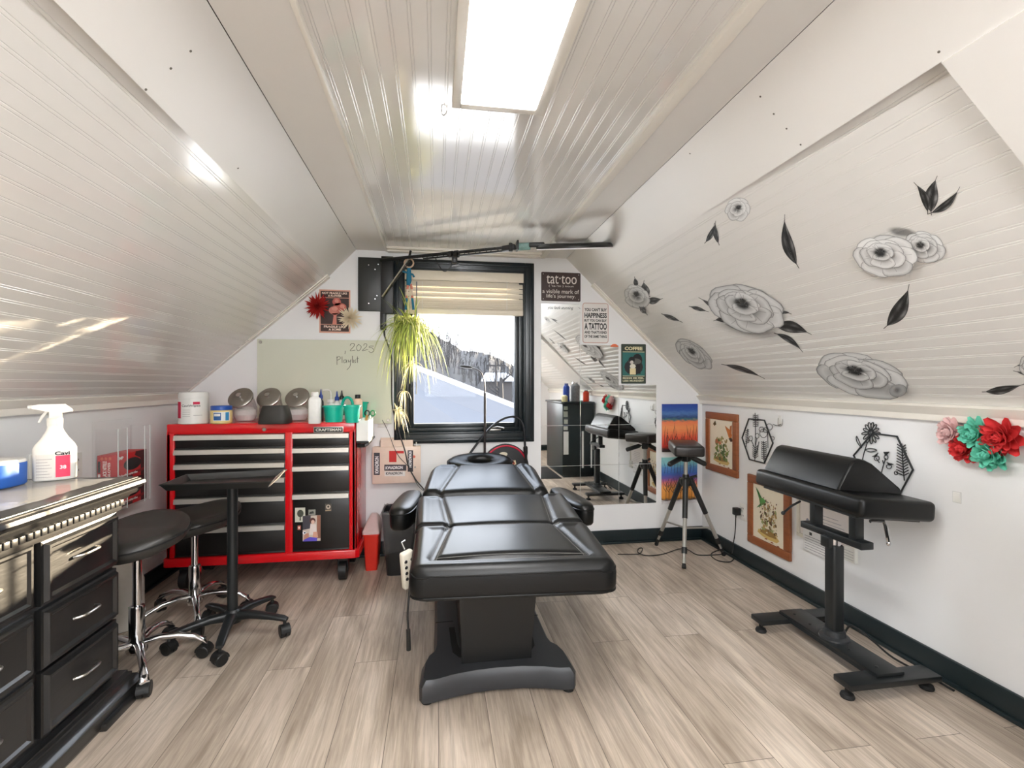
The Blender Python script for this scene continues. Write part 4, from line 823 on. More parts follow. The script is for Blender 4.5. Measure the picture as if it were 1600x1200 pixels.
for k, (z0, z1, lb) in enumerate(((.585, .722, 'lower red box of black gloves in the clear wall rack'), (.723, .858, 'upper red box of black gloves in the clear wall rack'))):
    b = thing('glove_box', lb, 'glove box', (XL+.055, (gb0+gb1)/2, z0), group=None); x1 = rx-.006
    part('carton', MB().rb(XL+.008, x1, gb0, gb1, z0, z1, .002), rd, b); yc = (gb0+gb1)/2; W = gb1-gb0
    P3 = lambda u, v, o=.0004: Vector((x1+o, gb0+W*u, z0+(z1-z0)*v))
    def pp(name, pts, mat, o=.0004):
        m_ = MB(); m_.prism([P3(u, v, o) for u, v in pts], (-.0003, 0, 0)); part(name, m_, mat, b, smooth=0)
    pp('dark_panel', [(.8, .0), (1, .0), (1, 1), (.62, 1), (.58, .86), (.78, .7)], ink(60, 12, 16)); pp('opening', disc(.5, .55, .3, .24, 20), ink(16, 14, 16), .0008)
    pp('stripe', [(0, .12), (.55, .24), (.98, .3), (.98, .2), (.5, .1), (0, .0)], ink(120, 14, 20), .0006); pp('bar', [(.02, .02), (.5, .02), (.5, .1), (.02, .1)], ink(24, 22, 24), .0008)
    text('black nitrile', P3(.05, .14, .001), (0, 1, 0), (0, 0, 1), .012, W*.62, ink(236, 226, 222), b, bold=.03)
    text('MP', P3(.05, .8, .001), (0, 1, 0), (0, 0, 1), .016, .035, ink(240, 236, 232), b, bold=.05)
    E3 = lambda u, v, o=.0004: Vector((XL+.008+(x1-XL-.008)*u, gb0-o, z0+(z1-z0)*v))
    m_ = MB(); m_.prism([E3(u, v) for u, v in ((.04, .36), (.16, .36), (.16, .78), (.04, .78))], (0, .0002, 0)); part('end_strip', m_, ink(24, 20, 22), b, smooth=0)
    m_ = MB(); m_.prism([E3(u, v) for u, v in ((.04, .1), (.16, .1), (.16, .3), (.04, .3))], (0, .0002, 0)); part('end_patch', m_, ink(230, 222, 216), b, smooth=0)
    text('BLACK NITRILE', E3(.48, .12, .0006), (0, 0, 1), (-1, 0, 0), .018, .09, ink(236, 222, 216), b, bold=.03); text('GLOVES', E3(.66, .14, .0006), (0, 0, 1), (-1, 0, 0), .012, .08, ink(236, 222, 216), b, bold=.03)
    for q in range(3):
        m_ = MB(); m_.prism([E3(.24+.2*q+.07*math.cos(2*PI*k_/10), .88+.06*math.sin(2*PI*k_/10)) for k_ in range(10)], (0, .0002, 0)); part('emblem', m_, ink(206, 96, 60), b, smooth=0)
# ================================================================== ARM REST STAND (right)
ax_, ay = 1.76, -1.63
t = thing('arm_rest_stand', 'tall black padded arm rest stand with flat footed base along right wall', 'arm rest', (ax_, ay, 0))
part('base_plate', MB().rb(ax_-.062, ax_+.062, ay-.275, ay+.275, .072, .086, .003), black_metal, t)
mb = MB(); mb.prism([(ax_-.062, ay-.275, .075), (ax_-.066, ay-.275, .06), (ax_-.066, ay+.275, .06), (ax_-.062, ay+.275, .075)], (.002, 0, 0)); part('plate_lip', mb, black_metal, t)
for y in (ay-.26, ay+.25):
    c = part('cross_bar', MB().rb(ax_-.205, ax_+.205, y-.042, y+.042, .047, .071, .004), black_metal, t)
    for sx in (-.18, .18):
        f = MB(); f.lathe([(0, 0), (.024, 0), (.026, .006), (.022, .016), (.009, .022), (.009, .05), (0, .05)], (ax_+sx, y, 0), 20); part('levelling_foot', f, rubber, c)
for q in (-.23, -.10, .12, .22):
    part('bolt', MB().lathe([(0, .085), (.007, .085), (.006, .09), (0, .091)], (ax_-.02, ay+q, 0), 10), black_metal, t)
part('collar', MB().lathe([(0, .085), (.062, .085), (.060, .093), (.046, .10), (.042, .125), (0, .125)], (ax_, ay, 0), 28), pm('dark_collar', (44, 46, 48), .35), t)
part('column', MB().rb(ax_-.028, ax_+.028, ay-.03, ay+.03, .10, .505, .012, 3), black_metal, t)
part('inner_tube', MB().cyl((ax_, ay, .49), (ax_, ay, .535), .026, n=20), chrome, t)
part('mount_bar', MB().rb(ax_-.03, ax_+.03, ay-.17, ay+.17, .532, .562, .003), black_metal, t)
part('mount_block', MB().rb(ax_-.045, ax_-.025, ay-.02, ay+.03, .49, .54, .004), black_metal, t)
for y in (ay-.115, ay+.105): part('riser', MB().rb(ax_-.022, ax_+.022, y-.017, y+.017, .55, .675, .003), black_metal, t)
pc = Vector((1.868, -1.505, .705)); rot = Euler((0, R(5), R(-2))); M = Matrix.Translation(pc) @ rot.to_matrix().to_4x4()
mb = MB(); mb.rbox(pc, (.345, .70, .085), .022, 4, rot); pad = part('pad', mb, black_leather, t, smooth=50)
mb = MB(); mb.rbox(M @ Vector((0, 0, -.047)), (.30, .6, .012), .002, 1, rot); part('pad_board', mb, black_metal, t)
# wedge cushion on the pad: triangular section with a rounded crest
prof = [(-.130, .0), (-.128, .012), (-.085, .105), (-.070, .128), (-.045, .140), (-.018, .138), (.02, .124), (.165, .026), (.178, .008), (.176, 0)]
rings = []
for y, s in ((-.255, .96), (-.25, .99), (-.24, 1), (.24, 1), (.25, .99), (.255, .96)):
    rings.append([M @ Vector((-.026+x*s, y+.045, .0445+z*s)) for x, z in prof])
part('wedge_cushion', MB().ring_sweep(rings), black_leather, t, smooth=45)
mb = MB(); a = onY(1255, 785, -1.40); mb.tube([(ax_-.03, -1.46, .655), (ax_-.075, -1.46, .635), (ax_-.115, -1.455, .602)], .0055, 7); mb.ell((ax_-.118, -1.455, .600), (.009, .009, .009)); part('clamp_lever', mb, black_metal, t)
mb = MB(); mb.tube([(ax_+.022, -1.79, .648), (ax_+.075, -1.80, .65), (ax_+.085, -1.80, .63), (ax_+.10, -1.80, .56)], .0075, 8); mb.ell((ax_+.10, -1.80, .556), (.009, .009, .012)); part('clamp_lever', mb, chrome, t)
mb = MB(); mb.tube(spline([(ax_+.03, ay-.02, .11), (ax_+.09, ay+.0, .13), (ax_+.13, ay-.06, .095), (ax_+.2, ay-.10, .03), (ax_+.25, ay-.22, .012), (ax_+.26, ay-.3, .008)]), .0045, 7); solid('black_cord', mb, black_plastic, 'black cord curling behind column of the tall arm rest', 'cord')
# ================================================================== TRIPOD ARM REST (corner)
tc_ = Vector((1.745, -.345, 0)); t = thing('tripod_arm_rest', 'small black padded rest on silver camera tripod in the corner', 'arm rest', tc_)
apex = Vector((tc_.x, tc_.y, .53)); feet = [Vector((1.612, -.566, 0)), Vector((1.640, -.094, 0)), Vector((2.02, -.38, 0))]
grey_al = pm('tripod_silver', (186, 184, 178), .38, .8)
part('centre_column', MB().cyl(apex+Vector((0, 0, -.16)), apex+Vector((0, 0, .15)), .0135, n=16), grey_al, t)
part('shoulder', MB().lathe([(0, -.03), (.03, -.03), (.042, -.01), (.04, .015), (.024, .03), (.022, .05), (0, .05)], apex, 20), black_plastic, t)
for f in feet:
    d = (f-apex); s = apex+Vector((d.x, d.y, 0)).normalized()*.04+Vector((0, 0, .0)); g = lambda k: s.lerp(f, k)
    l = part('leg', MB().cyl(g(.40), g(.80), .0135, n=12), grey_al, t)
    part('upper_sleeve', MB().cyl(g(-.03), g(.43), .019, .0175, 14), black_plastic, l); part('leg_lock', MB().cyl(g(.76), g(.83), .018, n=12), black_plastic, l)
    part('lower_tube', MB().cyl(g(.82), g(.95), .0095, n=10), grey_al, l); part('leg_lock', MB().cyl(g(.90), g(.935), .0135, n=10), grey_al if f is feet[0] else black_plastic, l)
    part('rubber_foot', MB().tube([g(.94), g(.985), f+Vector((0, 0, .004))], [.011, .015, .013], 12), rubber, l)
    br = MB(); q = g(.62); br.tube([(tc_.x, tc_.y, .20), q], .007, 6); part('brace', br, grey_al, t)
part('head', MB().lathe([(0, 0), (.022, 0), (.026, .02), (.018, .04), (.018, .07), (.028, .08), (.03, .10), (0, .10)], apex+Vector((0, 0, .14)), 18), black_plastic, t)
mb = MB(); h0 = apex+Vector((0, 0, .165)); mb.rbox(h0, (.05, .06, .05), .01, 3, Euler((0, 0, R(30)))); part('head_block', mb, black_plastic, t)
for a, l, drop in ((R(196), .15, .035), (R(-16), .13, .04)):
    d = Vector((math.cos(a), math.sin(a), 0)); mb = MB(); mb.tube([h0+Vector((0, 0, .01)), h0+d*.05+Vector((0, 0, -.0)), h0+d*.05+Vector((0, 0, 0))], .006, 7); mb.tube([h0+d*.035+Vector((0, 0, .004)), h0+d*.05+Vector((0, 0, 0)), h0+d*l+Vector((0, 0, -drop)), h0+d*(l+.008)+Vector((0, 0, -drop-.003))], [.009, .018, .018, .012], 12); part('pan_handle', mb, black_plastic, t)
part('knob', MB().cyl(apex+Vector((.02, -.02, .03)), apex+Vector((.06, -.045, .045)), .007, .011, 10), black_plastic, t)
mb = MB(); mb.rbox((tc_.x, tc_.y, .765), (.20, .29, .075), .018, 4, Euler((R(3), 0, R(-18)))); part('pad', mb, pm('dark_brown_black_vinyl', (40, 37, 36), .35, bump=.1, bscale=300), t, smooth=50)
part('pad_plate', MB().rb(tc_.x-.04, tc_.x+.04, tc_.y-.04, tc_.y+.04, .715, .733, .003), black_plastic, t)
# cable across the floor to the plug
pl, pc_ = None, None
c = [onZ(x, y, .005) for x, y in ((965, 866), (990, 866), (1000, 865), (1004, 857), (998, 857), (997, 863), (1010, 868), (1035, 866), (1060, 858), (1075, 859), (1090, 867), (1116, 867), (1135, 866), (1146, 872), (1140, 878), (1122, 876), (1111, 868), (1116, 862), (1130, 859))]
e = onX(1141, 848, XR-.01); c += [Vector((XR-.03, -.43, .03)), Vector((XR-.022, -.44, .10)), Vector((XR-.03, -.475, .2)), Vector((XR-.035, -.49, .318))]
solid('power_cable', MB().tube(spline(c, 5), .0035, 6), black_plastic, 'thin black cable looping over floor from treatment table to corner outlet', 'cable')
ot, oc = outlet('wall_outlet', 1162, 800, XR, 1, 'white wall outlet low on right wall between the framed prints'); 
t = thing('power_adapter', 'small black plug adapter in the low right wall outlet', 'plug', (XR-.03, -.49, .318)); part('body', MB().rb(XR-.05, XR-.0085, -.512, -.468, .318, .368, .006), black_plastic, t); part('strain_relief', MB().cyl((XR-.035, -.49, .300), (XR-.035, -.49, .32), .004, .006, 8), black_plastic, t)
# ================================================================== BACK WALL THINGS
def card(name, label, cat, px0, py0, px1, py1, mat, th=.004, r=.0, y=0.0, off=0.0):  # flat sign on the back wall; returns thing and unit-square mapper
    a, b = onY(px0, py1, y), onY(px1, py0, y); t = thing(name, label, cat, ((a.x+b.x)/2, y-th/2-off, a.z)); mb = MB()
    if r: 
        n = [];
        for cx, cz, a0 in ((b.x-r, b.z-r, 0), (a.x+r, b.z-r, 90), (a.x+r, a.z+r, 180), (b.x-r, a.z+r, 270)):
            for k in range(5): an = R(a0+22.5*k); n.append((cx+r*math.cos(an), y-off, cz+r*math.sin(an)))
        mb.prism(n, (0, -th, 0))
    else: mb.rb(a.x, b.x, y-th-off, y-off+(.0008 if not off else 0), a.z, b.z, min(.001, th*.3))
    part('panel', mb, mat, t, smooth=20); yf = y-th-off
    def U(u, v, k=1): return Vector((a.x+(b.x-a.x)*u, yf-.0004*k, a.z+(b.z-a.z)*v))
    def sh(col, pts, k=1, nm='print'):
        m = MB(); m.prism([U(u, v, k) for u, v in pts], (0, .0003, 0)); return part(nm, m, ink(*col), t, smooth=0)
    def tx(body, u0, v0, u1, v1, col, k=2, **kw): return text(body, U(u0, v0, k), (1, 0, 0), (0, 0, 1), (b.z-a.z)*(v1-v0), (b.x-a.x)*(u1-u0), ink(*col), t, **kw)
    return t, U, sh, tx
RECT = lambda x0, y0, x1, y1: [(x0, y0), (x1, y0), (x1, y1), (x0, y1)]
rnd = random.Random(11)
# glass board
t, U, sh, tx = card('glass_board', 'large pale green glass writing board above the red tool chest', 'writing board', 403.3, 532.7, 612, 664, pm('pale_green_back_painted_glass', (206, 208, 190), .06, var=.01), .006, off=.012)
for u, v in ((.023, .965), (.975, .965), (.023, .04), (.975, .04)): part('standoff', MB().lathe([(0, -.016), (.011, -.016), (.011, .002), (.009, .004), (0, .004)], U(u, v), 16, Vector((0, -1, 0))), steel, t)
def scrawl(t, pts, name='handwriting', r=.0016, mat=None): return part(name, MB().tube([onY(x, y, -.0185) for x, y in pts], r, 5), mat or ink(60, 58, 52), t)
S = lambda pts, n=5: [(p.x, p.y) for p in spline([(x, y, 0) for x, y in pts], n)]
for pts in ([(547, 540), (549, 537), (553, 537), (553, 541), (547, 548), (555, 547)], [(560, 538), (557, 543), (559, 548), (563, 546), (564, 541), (560, 538)], [(568, 540), (570, 537), (573, 538), (572, 542), (566, 548), (575, 546)], [(584, 541), (578, 541), (577, 543), (582, 544), (584, 548), (580, 551), (576, 549)]): scrawl(t, S(pts))
for pts in ([(526.5, 557), (526.5, 570)], [(526, 559), (530, 557), (532, 560), (527, 563)], [(534.5, 557), (534.5, 567)], [(541, 562), (537, 563), (538, 567), (541, 565), (541, 562), (542, 567)], [(544, 562), (545, 566), (548, 563), (548, 562), (547, 572), (542, 578)], [(550.5, 556), (550.5, 567)], [(552.5, 562), (552.5, 567)], [(556, 562), (554, 564), (556, 566), (554, 567)], [(558.5, 557), (558.5, 567)], [(557, 561), (560.5, 560)], [(539.5, 548), (539, 553)]): scrawl(t, S(pts, 4) if len(pts) > 2 else pts)
# poster with paper dahlias
t, U, sh, tx = card('poster', 'brown and pink slogan poster between two paper dahlias, left of window', 'poster', 499, 453.6, 547.5, 520, ink(214, 160, 140), .004)
dk = (56, 34, 30); sh(dk, RECT(.045, .035, .955, .965), 1); sh((206, 150, 132), RECT(.045, .805, .955, .82), 2); sh((206, 150, 132), RECT(.045, .19, .955, .205), 2)
pk = (208, 128, 112); sh(pk, [(.42, .2), (.56, .2), (.55, .40), (.62, .46), (.40, .46), (.46, .40)], 2); sh(pk, disc(.5, .52, .2, .1), 2); sh((196, 100, 88), disc(.66, .6, .22, .1), 3); sh((188, 90, 80), disc(.56, .72, .14, .09), 3); sh((222, 150, 132), disc(.5, .56, .1, .05), 4); sh((222, 146, 130), disc(.74, .62, .08, .045), 4); sh((214, 140, 124), disc(.56, .74, .07, .045), 4)
cr = (238, 214, 196)
tx('NOT FRAGILE LIKE', .09, .895, .9, .945, cr, 3, bold=.03); tx('A FLOWER', .28, .835, .72, .88, cr, 3, bold=.03); tx('FRAGILE LIKE', .15, .12, .86, .17, cr, 3, bold=.03); tx('A BOMB', .3, .055, .7, .105, cr, 3, bold=.03)
def petal_mesh(mb, base, d, n_, L, W, cup, tip=.15, twist=0):         # one folded paper petal from base along d, facing n_
    s = d.cross(n_).normalized(); rows = []
    for k in range(5):
        f = k/4; w = W*math.sin(PI*min(.999, .12+f*(.88-tip*.6)))**.8 if tip < .5 else W*(1-f)**.7*(.5+1.3*f if f < .4 else 1.02)
        c = base+d*(L*f)+n_*(cup*L*f*f); rows.append([c-s*w+n_*(w*.55), c-s*w*.5+n_*w*.12, c, c+s*w*.5+n_*w*.12, c+s*w+n_*(w*.55)])
    th = -n_*.0006; vs = [p for r in rows for p in r]+[p+th for r in rows for p in r]; fs = []
    for i in range(4):
        for j in range(4): a = i*5+j; fs += [(a, a+1, a+6, a+5), (25+a, 30+a, 31+a, 26+a)]
    rim = [0, 1, 2, 3, 4, 9, 14, 19, 24, 23, 22, 21, 20, 15, 10, 5]
    fs += [(rim[i], rim[i-1], 25+rim[i-1], 25+rim[i]) for i in range(16)]
    mb.add(vs, fs)
def dahlia(c, nrm, Rr, mat, label, name, layers, tip=.9, W=.13, seed=1, cup0=.05):
    rn = random.Random(seed); c = Vector(c); nrm = Vector(nrm).normalized(); u = nrm.orthogonal().normalized(); v = nrm.cross(u)
    t = thing(name, label, 'paper flower', c+Vector((0, 0, -Rr))); part('backing', MB().lathe([(0, 0), (Rr*.35, 0), (Rr*.35, .004), (0, .004)], c, 16, nrm), mat, t); mb = MB()
    for k in range(layers):
        f = k/(layers-1); n = int(20-9*f) if tip > .5 else int(9-4*f); el = R(8+72*f**1.2); L = Rr*(1-.52*f)
        for j in range(n):
            a = 2*PI*(j+.5*(k % 2))/n+rn.uniform(-.12, .12); r = (u*math.cos(a)+v*math.sin(a)); e = el+rn.uniform(-.1, .1)
            d = (r*math.cos(e)+nrm*math.sin(e)).normalized(); n_ = (nrm*math.cos(e)-r*math.sin(e)).normalized()
            petal_mesh(mb, c+nrm*(.004+.006*k)+r*Rr*.03, d, n_, L*rn.uniform(.85, 1.1), Rr*W*rn.uniform(.8, 1.2)*(1-.2*f), cup0+.25*rn.random(), tip)
    part('petals', mb, mat, t, smooth=60); return t
dahlia(onY(497, 479, -.008), (0, -1, 0), .092, pm('red_paper', (178, 30, 26), .7), 'spiky red paper dahlia overlapping left edge of slogan poster', 'paper_dahlia', 7, .9, .125, 3)
dahlia(onY(548, 497.5, -.008), (0, -1, 0), .088, pm('cream_paper', (234, 220, 194), .7), 'spiky cream paper dahlia overlapping right edge of slogan poster', 'paper_dahlia', 6, .9, .10, 4)
# wall mount plate and its boom arm with ring light
boxm = pm('dark_grey_laminate', (44, 46, 44), .45, var=.06, scale=8)
t = thing('mounting_board', 'dark grey screwed mounting board on back wall at left of window', 'mounting board', onY(579, 486, 0)); a, b = onY(560, 486, 0), onY(597, 404, 0)
part('board', MB().rb(a.x, b.x, -.02, 0, a.z, b.z, .002), boxm, t)
mb = MB(); mb.rb(b.x, -.300, -.055, 0, a.z-.02, b.z+.005, .003); part('side_bracket', mb, black_plastic, t)
for px, py in ((576, 414), (586, 421), (591, 413), (589, 462), (586, 467), (576, 474)):
    part('screw', MB().lathe([(0, 0), (.005, 0), (.004, .0025), (0, .003)], onY(px, py, -.02), 10, Vector((0, -1, 0))), chrome, t)
mb = MB(); mb.rb(-.39, -.35, -.05, -.01, 1.60, 1.73, .006); mb.tube([(-.365, -.03, 1.60), (-.362, -.03, 1.56)], .006, 7); part('hanging_connector', mb, black_plastic, t)
t = thing('boom_arm', 'long black boom arm reaching from wall bracket across the window top', 'boom arm', (-.37, -.06, 2.05)); j0, j1 = Vector((-.385, -.06, 2.085)), onY(803, 385.5, -.60)
bm_ = lambda f: j0.lerp(j1, f)
part('arm_tube', MB().tube([j0, bm_(.5), j1], [.012, .011, .009], 12), black_metal, t); part('arm_tube', MB().tube([bm_(.35)+Vector((0, 0, -.02)), bm_(.98)+Vector((0, 0, -.02))], .0065, 10), black_metal, t)
mb = MB(); mb.tube([Vector((-.375, -.06, 1.83)), bm_(.23)+Vector((0, 0, -.012))], .006, 8); part('strut', mb, steel, t); mb = MB(); mb.tube([Vector((-.375, -.055, 1.815)), bm_(.25)+Vector((0, 0, -.018))], .0035, 8); part('strut', mb, black_metal, t)
for f in (.56, .60): part('clamp', MB().tube([bm_(f-.012)+Vector((0, 0, -.01)), bm_(f+.012)+Vector((0, 0, -.01))], .024, 12), black_plastic, t)
mb = MB(); q = bm_(.585); mb.rbox(q+Vector((0, 0, -.045)), (.035, .03, .05), .006); mb.rbox(q+Vector((.005, 0, -.08)), (.05, .03, .008), .003, 2, Euler((0, R(-12), 0))); part('clip', mb, black_plastic, t)
mb = MB(); cpts = []
for k in range(60):
    f = .3+.66*k/59; cpts.append(bm_(f)+Vector((0, .014*math.cos(k*.9), -.008+.016*math.sin(k*.9))))
mb.tube(cpts, .003, 5); part('wrapped_cable', mb, black_plastic, t)
p = [bm_(.44)+Vector((0, 0, -.02)), bm_(.47)+Vector((0, 0, -.075)), bm_(.505)+Vector((0, 0, -.115)), bm_(.545)+Vector((0, 0, -.10)), bm_(.575)+Vector((0, 0, -.03))]; part('slack_cable', MB().tube(spline(p), .003, 5), black_plastic, t)
mb = MB(); mb.rbox(j1+Vector((-.03, .015, -.005)), (.09, .035, .035), .01, 3, Euler((0, R(-4), R(-28)))); mb.cyl(j1+Vector((-.02, .0, -.03)), j1+Vector((-.02, 0, .02)), .012, n=12); part('elbow', mb, black_plastic, t)
t = thing('ring_light', 'flat black ring light turned edge on beneath the ceiling', 'ring light', (.71, -.66, 2.03)); rc_ = onY(897, 386.5, -.62); vd = (rc_-CAM).normalized(); rx_ = Vector((math.cos(YAW), -math.sin(YAW), .03)).normalized(); nz_ = rx_.cross(vd).normalized(); ny_ = nz_.cross(rx_); tl = Matrix((rx_, ny_, nz_)).transposed()
def torus_ring(prof, n=56): return [[rc_+tl @ Vector((r*math.cos(2*PI*k/n), r*math.sin(2*PI*k/n), z)) for k in range(n)] for r, z in prof+prof[:1]]
part('housing', MB().ring_sweep(torus_ring([(.165, .0), (.17, .018), (.20, .026), (.225, .022), (.237, .008), (.237, -.004), (.165, -.004)]), True, False, False), black_plastic, t, smooth=40)
part('light_band', MB().ring_sweep(torus_ring([(.168, -.004), (.235, -.004), (.233, -.011), (.170, -.011)]), True, False, False), pm('frosted_white', (226, 226, 228), .4), t, smooth=40)
mb = MB(); mb.rbox(rc_+tl @ Vector((-.235, .0, .022)), (.10, .055, .03), .008, 3, tl); part('yoke', mb, black_plastic, t)
mb = MB(); mb.rbox(rc_+tl @ Vector((-.315, .0, .014)), (.085, .05, .045), .006, 2, tl); part('tablet_clamp', mb, pm('teal_marbled_plastic', (96, 132, 124), .4, var=.45, scale=60), t)
mb = MB(); mb.rbox(rc_+tl @ Vector((-.355, .0, .018)), (.012, .06, .06), .003); part('clamp_jaw', mb, black_plastic, t)
# metal first aid style box with stickers
t = thing('wall_box', 'cream metal box with letter stickers on wall below the window', 'wall box', onY(618, 756, 0)); a, b = onY(582, 756, -.07), onY(657, 697.5, -.07); cm = pm('cream_enamel', (222, 200, 184), .35)
part('cabinet', MB().rb(a.x, b.x, -.062, 0, a.z, b.z, .006), cm, t); part('door', MB().rb(a.x-.002, b.x+.002, -.072, -.063, a.z-.002, b.z+.001, .006), cm, t)
k0, k1 = onY(594, 697, -.03), onY(646, 688, -.03); mb = MB(); mb.box(k0.x, k1.x, -.05, -.046, b.z, k1.z+.005); mb.box(k0.x, k0.x+.004, -.05, -.004, b.z, k1.z+.005); mb.box(k1.x-.004, k1.x, -.05, -.004, b.z, k1.z+.005); mb.box(k0.x, k1.x, -.008, -.004, b.z, k1.z+.02); part('top_tray', mb, cm, t, smooth=0)
yf = -.0722; V = lambda px, py, k=1: (lambda q: Vector((q.x, yf-.0004*k, q.z)))(onY(px, py, -.072))
def st(pts, col, k=1, nm='sticker'): m = MB(); m.prism([V(x, y, k) for x, y in pts], (0, .0003, 0)); return part(nm, m, ink(*col), t, smooth=0)
sq = lambda x0, y0, x1, y1: [(x0, y1), (x1, y1), (x1, y0), (x0, y0)]
st(sq(608, 704.5, 631, 722), (196, 34, 28)); st(sq(619.5, 708.5, 633, 722.5), (222, 200, 184), 2, 'door_patch')
s_ = st(sq(584, 707.5, 593.5, 742), (58, 54, 62)); s2_ = st(sq(600.5, 726, 635, 735.5), (58, 54, 62)); s3_ = st(sq(601, 736.5, 633, 744), (224, 220, 216)); s4_ = st(sq(637, 703.5, 645.5, 737), (58, 54, 62))
def kw(o, right, up, h, w, col, par): text('KWADRON', o, right, up, h, w, ink(*col), par, bold=.03)
q = V(602.5, 733.5, 2); kw(q, (1, 0, 0), (0, 0, 1), .022, .117, (236, 234, 234), s2_); q = V(603, 742, 2); kw(q, (1, 0, 0), (0, 0, 1), .019, .112, (50, 46, 50), s3_)
q = V(591.8, 739.5, 2); kw(q, (0, 0, 1), (-1, 0, 0), .026, .118, (236, 234, 234), s_); q = V(638.5, 705.5, 2); kw(q, (0, 0, -1), (1, 0, 0), .021, .112, (236, 234, 234), s4_)
part('lock', MB().lathe([(0, 0), (.007, 0), (.006, .006), (0, .006)], V(648.5, 730), 12, Vector((0, -1, 0))), steel, t); st([(V_[0], V_[1]) for V_ in [(647+2.2*math.cos(2*PI*k/12), 713.5+2.2*math.sin(2*PI*k/12)) for k in range(12)]], (214, 110, 90), 1, 'red_mark')
part('latch', MB().cyl((onY(650.5, 697, -.04).x, -.04, b.z), (onY(650.5, 692, -.04).x, -.04, b.z+.028), .003, .004, 8), white_plastic, t)
oc = onY(598.5, 655, 0); ot = thing('wall_outlet', 'white outlet on back wall under the glass board', 'outlet', oc-Vector((0, 0, .055))); part('cover_plate', MB().rb(oc.x-.036, oc.x+.03, -.006, 0, oc.z-.058, oc.z+.055, .002), white_plastic, ot)
for dz in (-.022, .022): part('socket', MB().rb(oc.x-.016, oc.x+.014, -.008, -.005, oc.z+dz-.013, oc.z+dz+.013, .003), white_plastic, ot)
c = [onY(x, y, q) for x, y, q in ((596.5, 655, -.012), (601, 663, -.04), (608, 678, -.08), (616, 700, -.085), (624, 714, -.085), (636, 727, -.088), (644, 740, -.09), (652, 757, -.10), (664, 770, -.14))]; c += [Vector((c[-1].x+.05, -.18, .38)), Vector((c[-1].x+.06, -.22, .1)), Vector((c[-1].x+.08, -.3, .008))]
solid('thin_cord', MB().tube(spline(c), .0022, 5), black_plastic, 'thin black cord from back wall outlet down across the cream box', 'cord')
c = [onY(x, y, q) for x, y, q in ((611, 555, -.035), (612, 580, -.035), (612, 618, -.035), (614, 640, -.035), (620, 660, -.04), (625, 680, -.05), (633, 705, -.088), (638, 728, -.09), (650, 750, -.10), (664, 768, -.15))]; c += [Vector((c[-1].x+.04, -.2, .36)), Vector((c[-1].x+.05, -.24, .1)), Vector((c[-1].x+.07, -.34, .008))]
c[0:0] = [Vector((-.362, -.03, 1.56))]
solid('lamp_cord', MB().tube(spline(c), .0045, 6), pm('dark_cord', (44, 40, 36), .5), 'dark cord hanging beside window from boom bracket past the cream box', 'cord')
# round sign leaning below the window
t = thing('round_sign', 'round black sign with red rim and scrolled lettering behind table', 'sign', onY(791, 757, -.02)); c = onY(790, 730, -.02); r = .172
part('disc', MB().lathe([(0, -.012), (r, -.012), (r, .004), (r-.012, .006), (0, .006)], c, 48, Vector((0, -1, 0))), ink(34, 34, 36), t)
mb = MB(); mb.tube([c+Vector(((r-.014)*math.cos(2*PI*k/48), -.008, (r-.014)*math.sin(2*PI*k/48))) for k in range(48)], .006, 8, closed=True); part('red_rim', mb, pm('red_rim', (206, 34, 66), .4), t)
def on(u, v, k): return c+Vector((u*r, -.0068-.0004*k, v*r))
for col, pts, k in (((226, 206, 172), [(-.62, .34), (-.44, .44), (-.3, .30), (.1, .32), (.42, .30), (.46, .12), (.2, .02), (-.2, .08), (-.55, .12)], 1), ((176, 78, 56), disc(.12, .17, .28, .11), 2), ((222, 212, 190), disc(-.1, .56, .18, .10), 1), ((206, 200, 180), [(.3, .05), (.48, .05), (.6, -.12), (.4, -.16)], 1)):
    m = MB(); m.prism([on(u, v, k) for u, v in pts], (0, .0003, 0)); part('print', m, ink(*col), t, smooth=0)
text('Piercings', on(-.54, .14, 3), (1, .0, .0), (0, 0, 1), r*.22, r*.92, ink(60, 34, 30), t, shear=.25); text('Tattoo', on(-.1, .10, 4), (1, 0, 0), (0, 0, 1), r*.12, r*.42, ink(232, 208, 180), t, shear=.2)
# gooseneck lamps behind the table
t = thing('floor_lamp', 'slim dark floor lamp with small drooping head in front of window', 'floor lamp', (.355, -.075, 0)); fx = onY(757.5, 640, -.075).x
part('base', MB().lathe([(0, 0), (.11, 0), (.11, .012), (.02, .02), (0, .02)], (fx, -.075, 0), 28), black_metal, t)
part('pole', MB().cyl((fx, -.075, .015), (fx, -.075, onY(757, 614, -.075).z), .0095, .0085, 14), pm('lamp_graphite', (48, 42, 42), .35, .3), t)
pts = [onY(x, y, q) for x, y, q in ((757, 616, -.075), (757.5, 606, -.075), (756, 594, -.075), (752, 583, -.075), (746, 578, -.075), (738, 575.5, -.075))]; part('gooseneck', MB().tube(spline(pts), .0055, 8), pm('lamp_graphite', (48, 42, 42), .35, .3), t)
hc_ = onY(728.5, 573, -.075); mb = MB(); mb.ell(hc_, (.045, .022, .013), rot=Euler((0, R(6), 0))); part('lamp_head', mb, black_plastic, t)
pts = [onY(x, y, q) for x, y, q in ((700, 768, -.05), (715, 742, -.05), (731, 714, -.05), (748, 690, -.05), (768, 667, -.055), (785, 655, -.06), (800, 651, -.06), (812, 655, -.06), (818, 667, -.06), (820, 690, -.055), (821, 705, -.05))]
t = thing('gooseneck_arm', 'bent black flexible arm curving over the lower window corner', 'flexible arm', onY(700, 768, -.05)); part('flex_tube', MB().tube(spline(pts), .0085, 10), pm('flex_black', (30, 32, 36), .28), t)
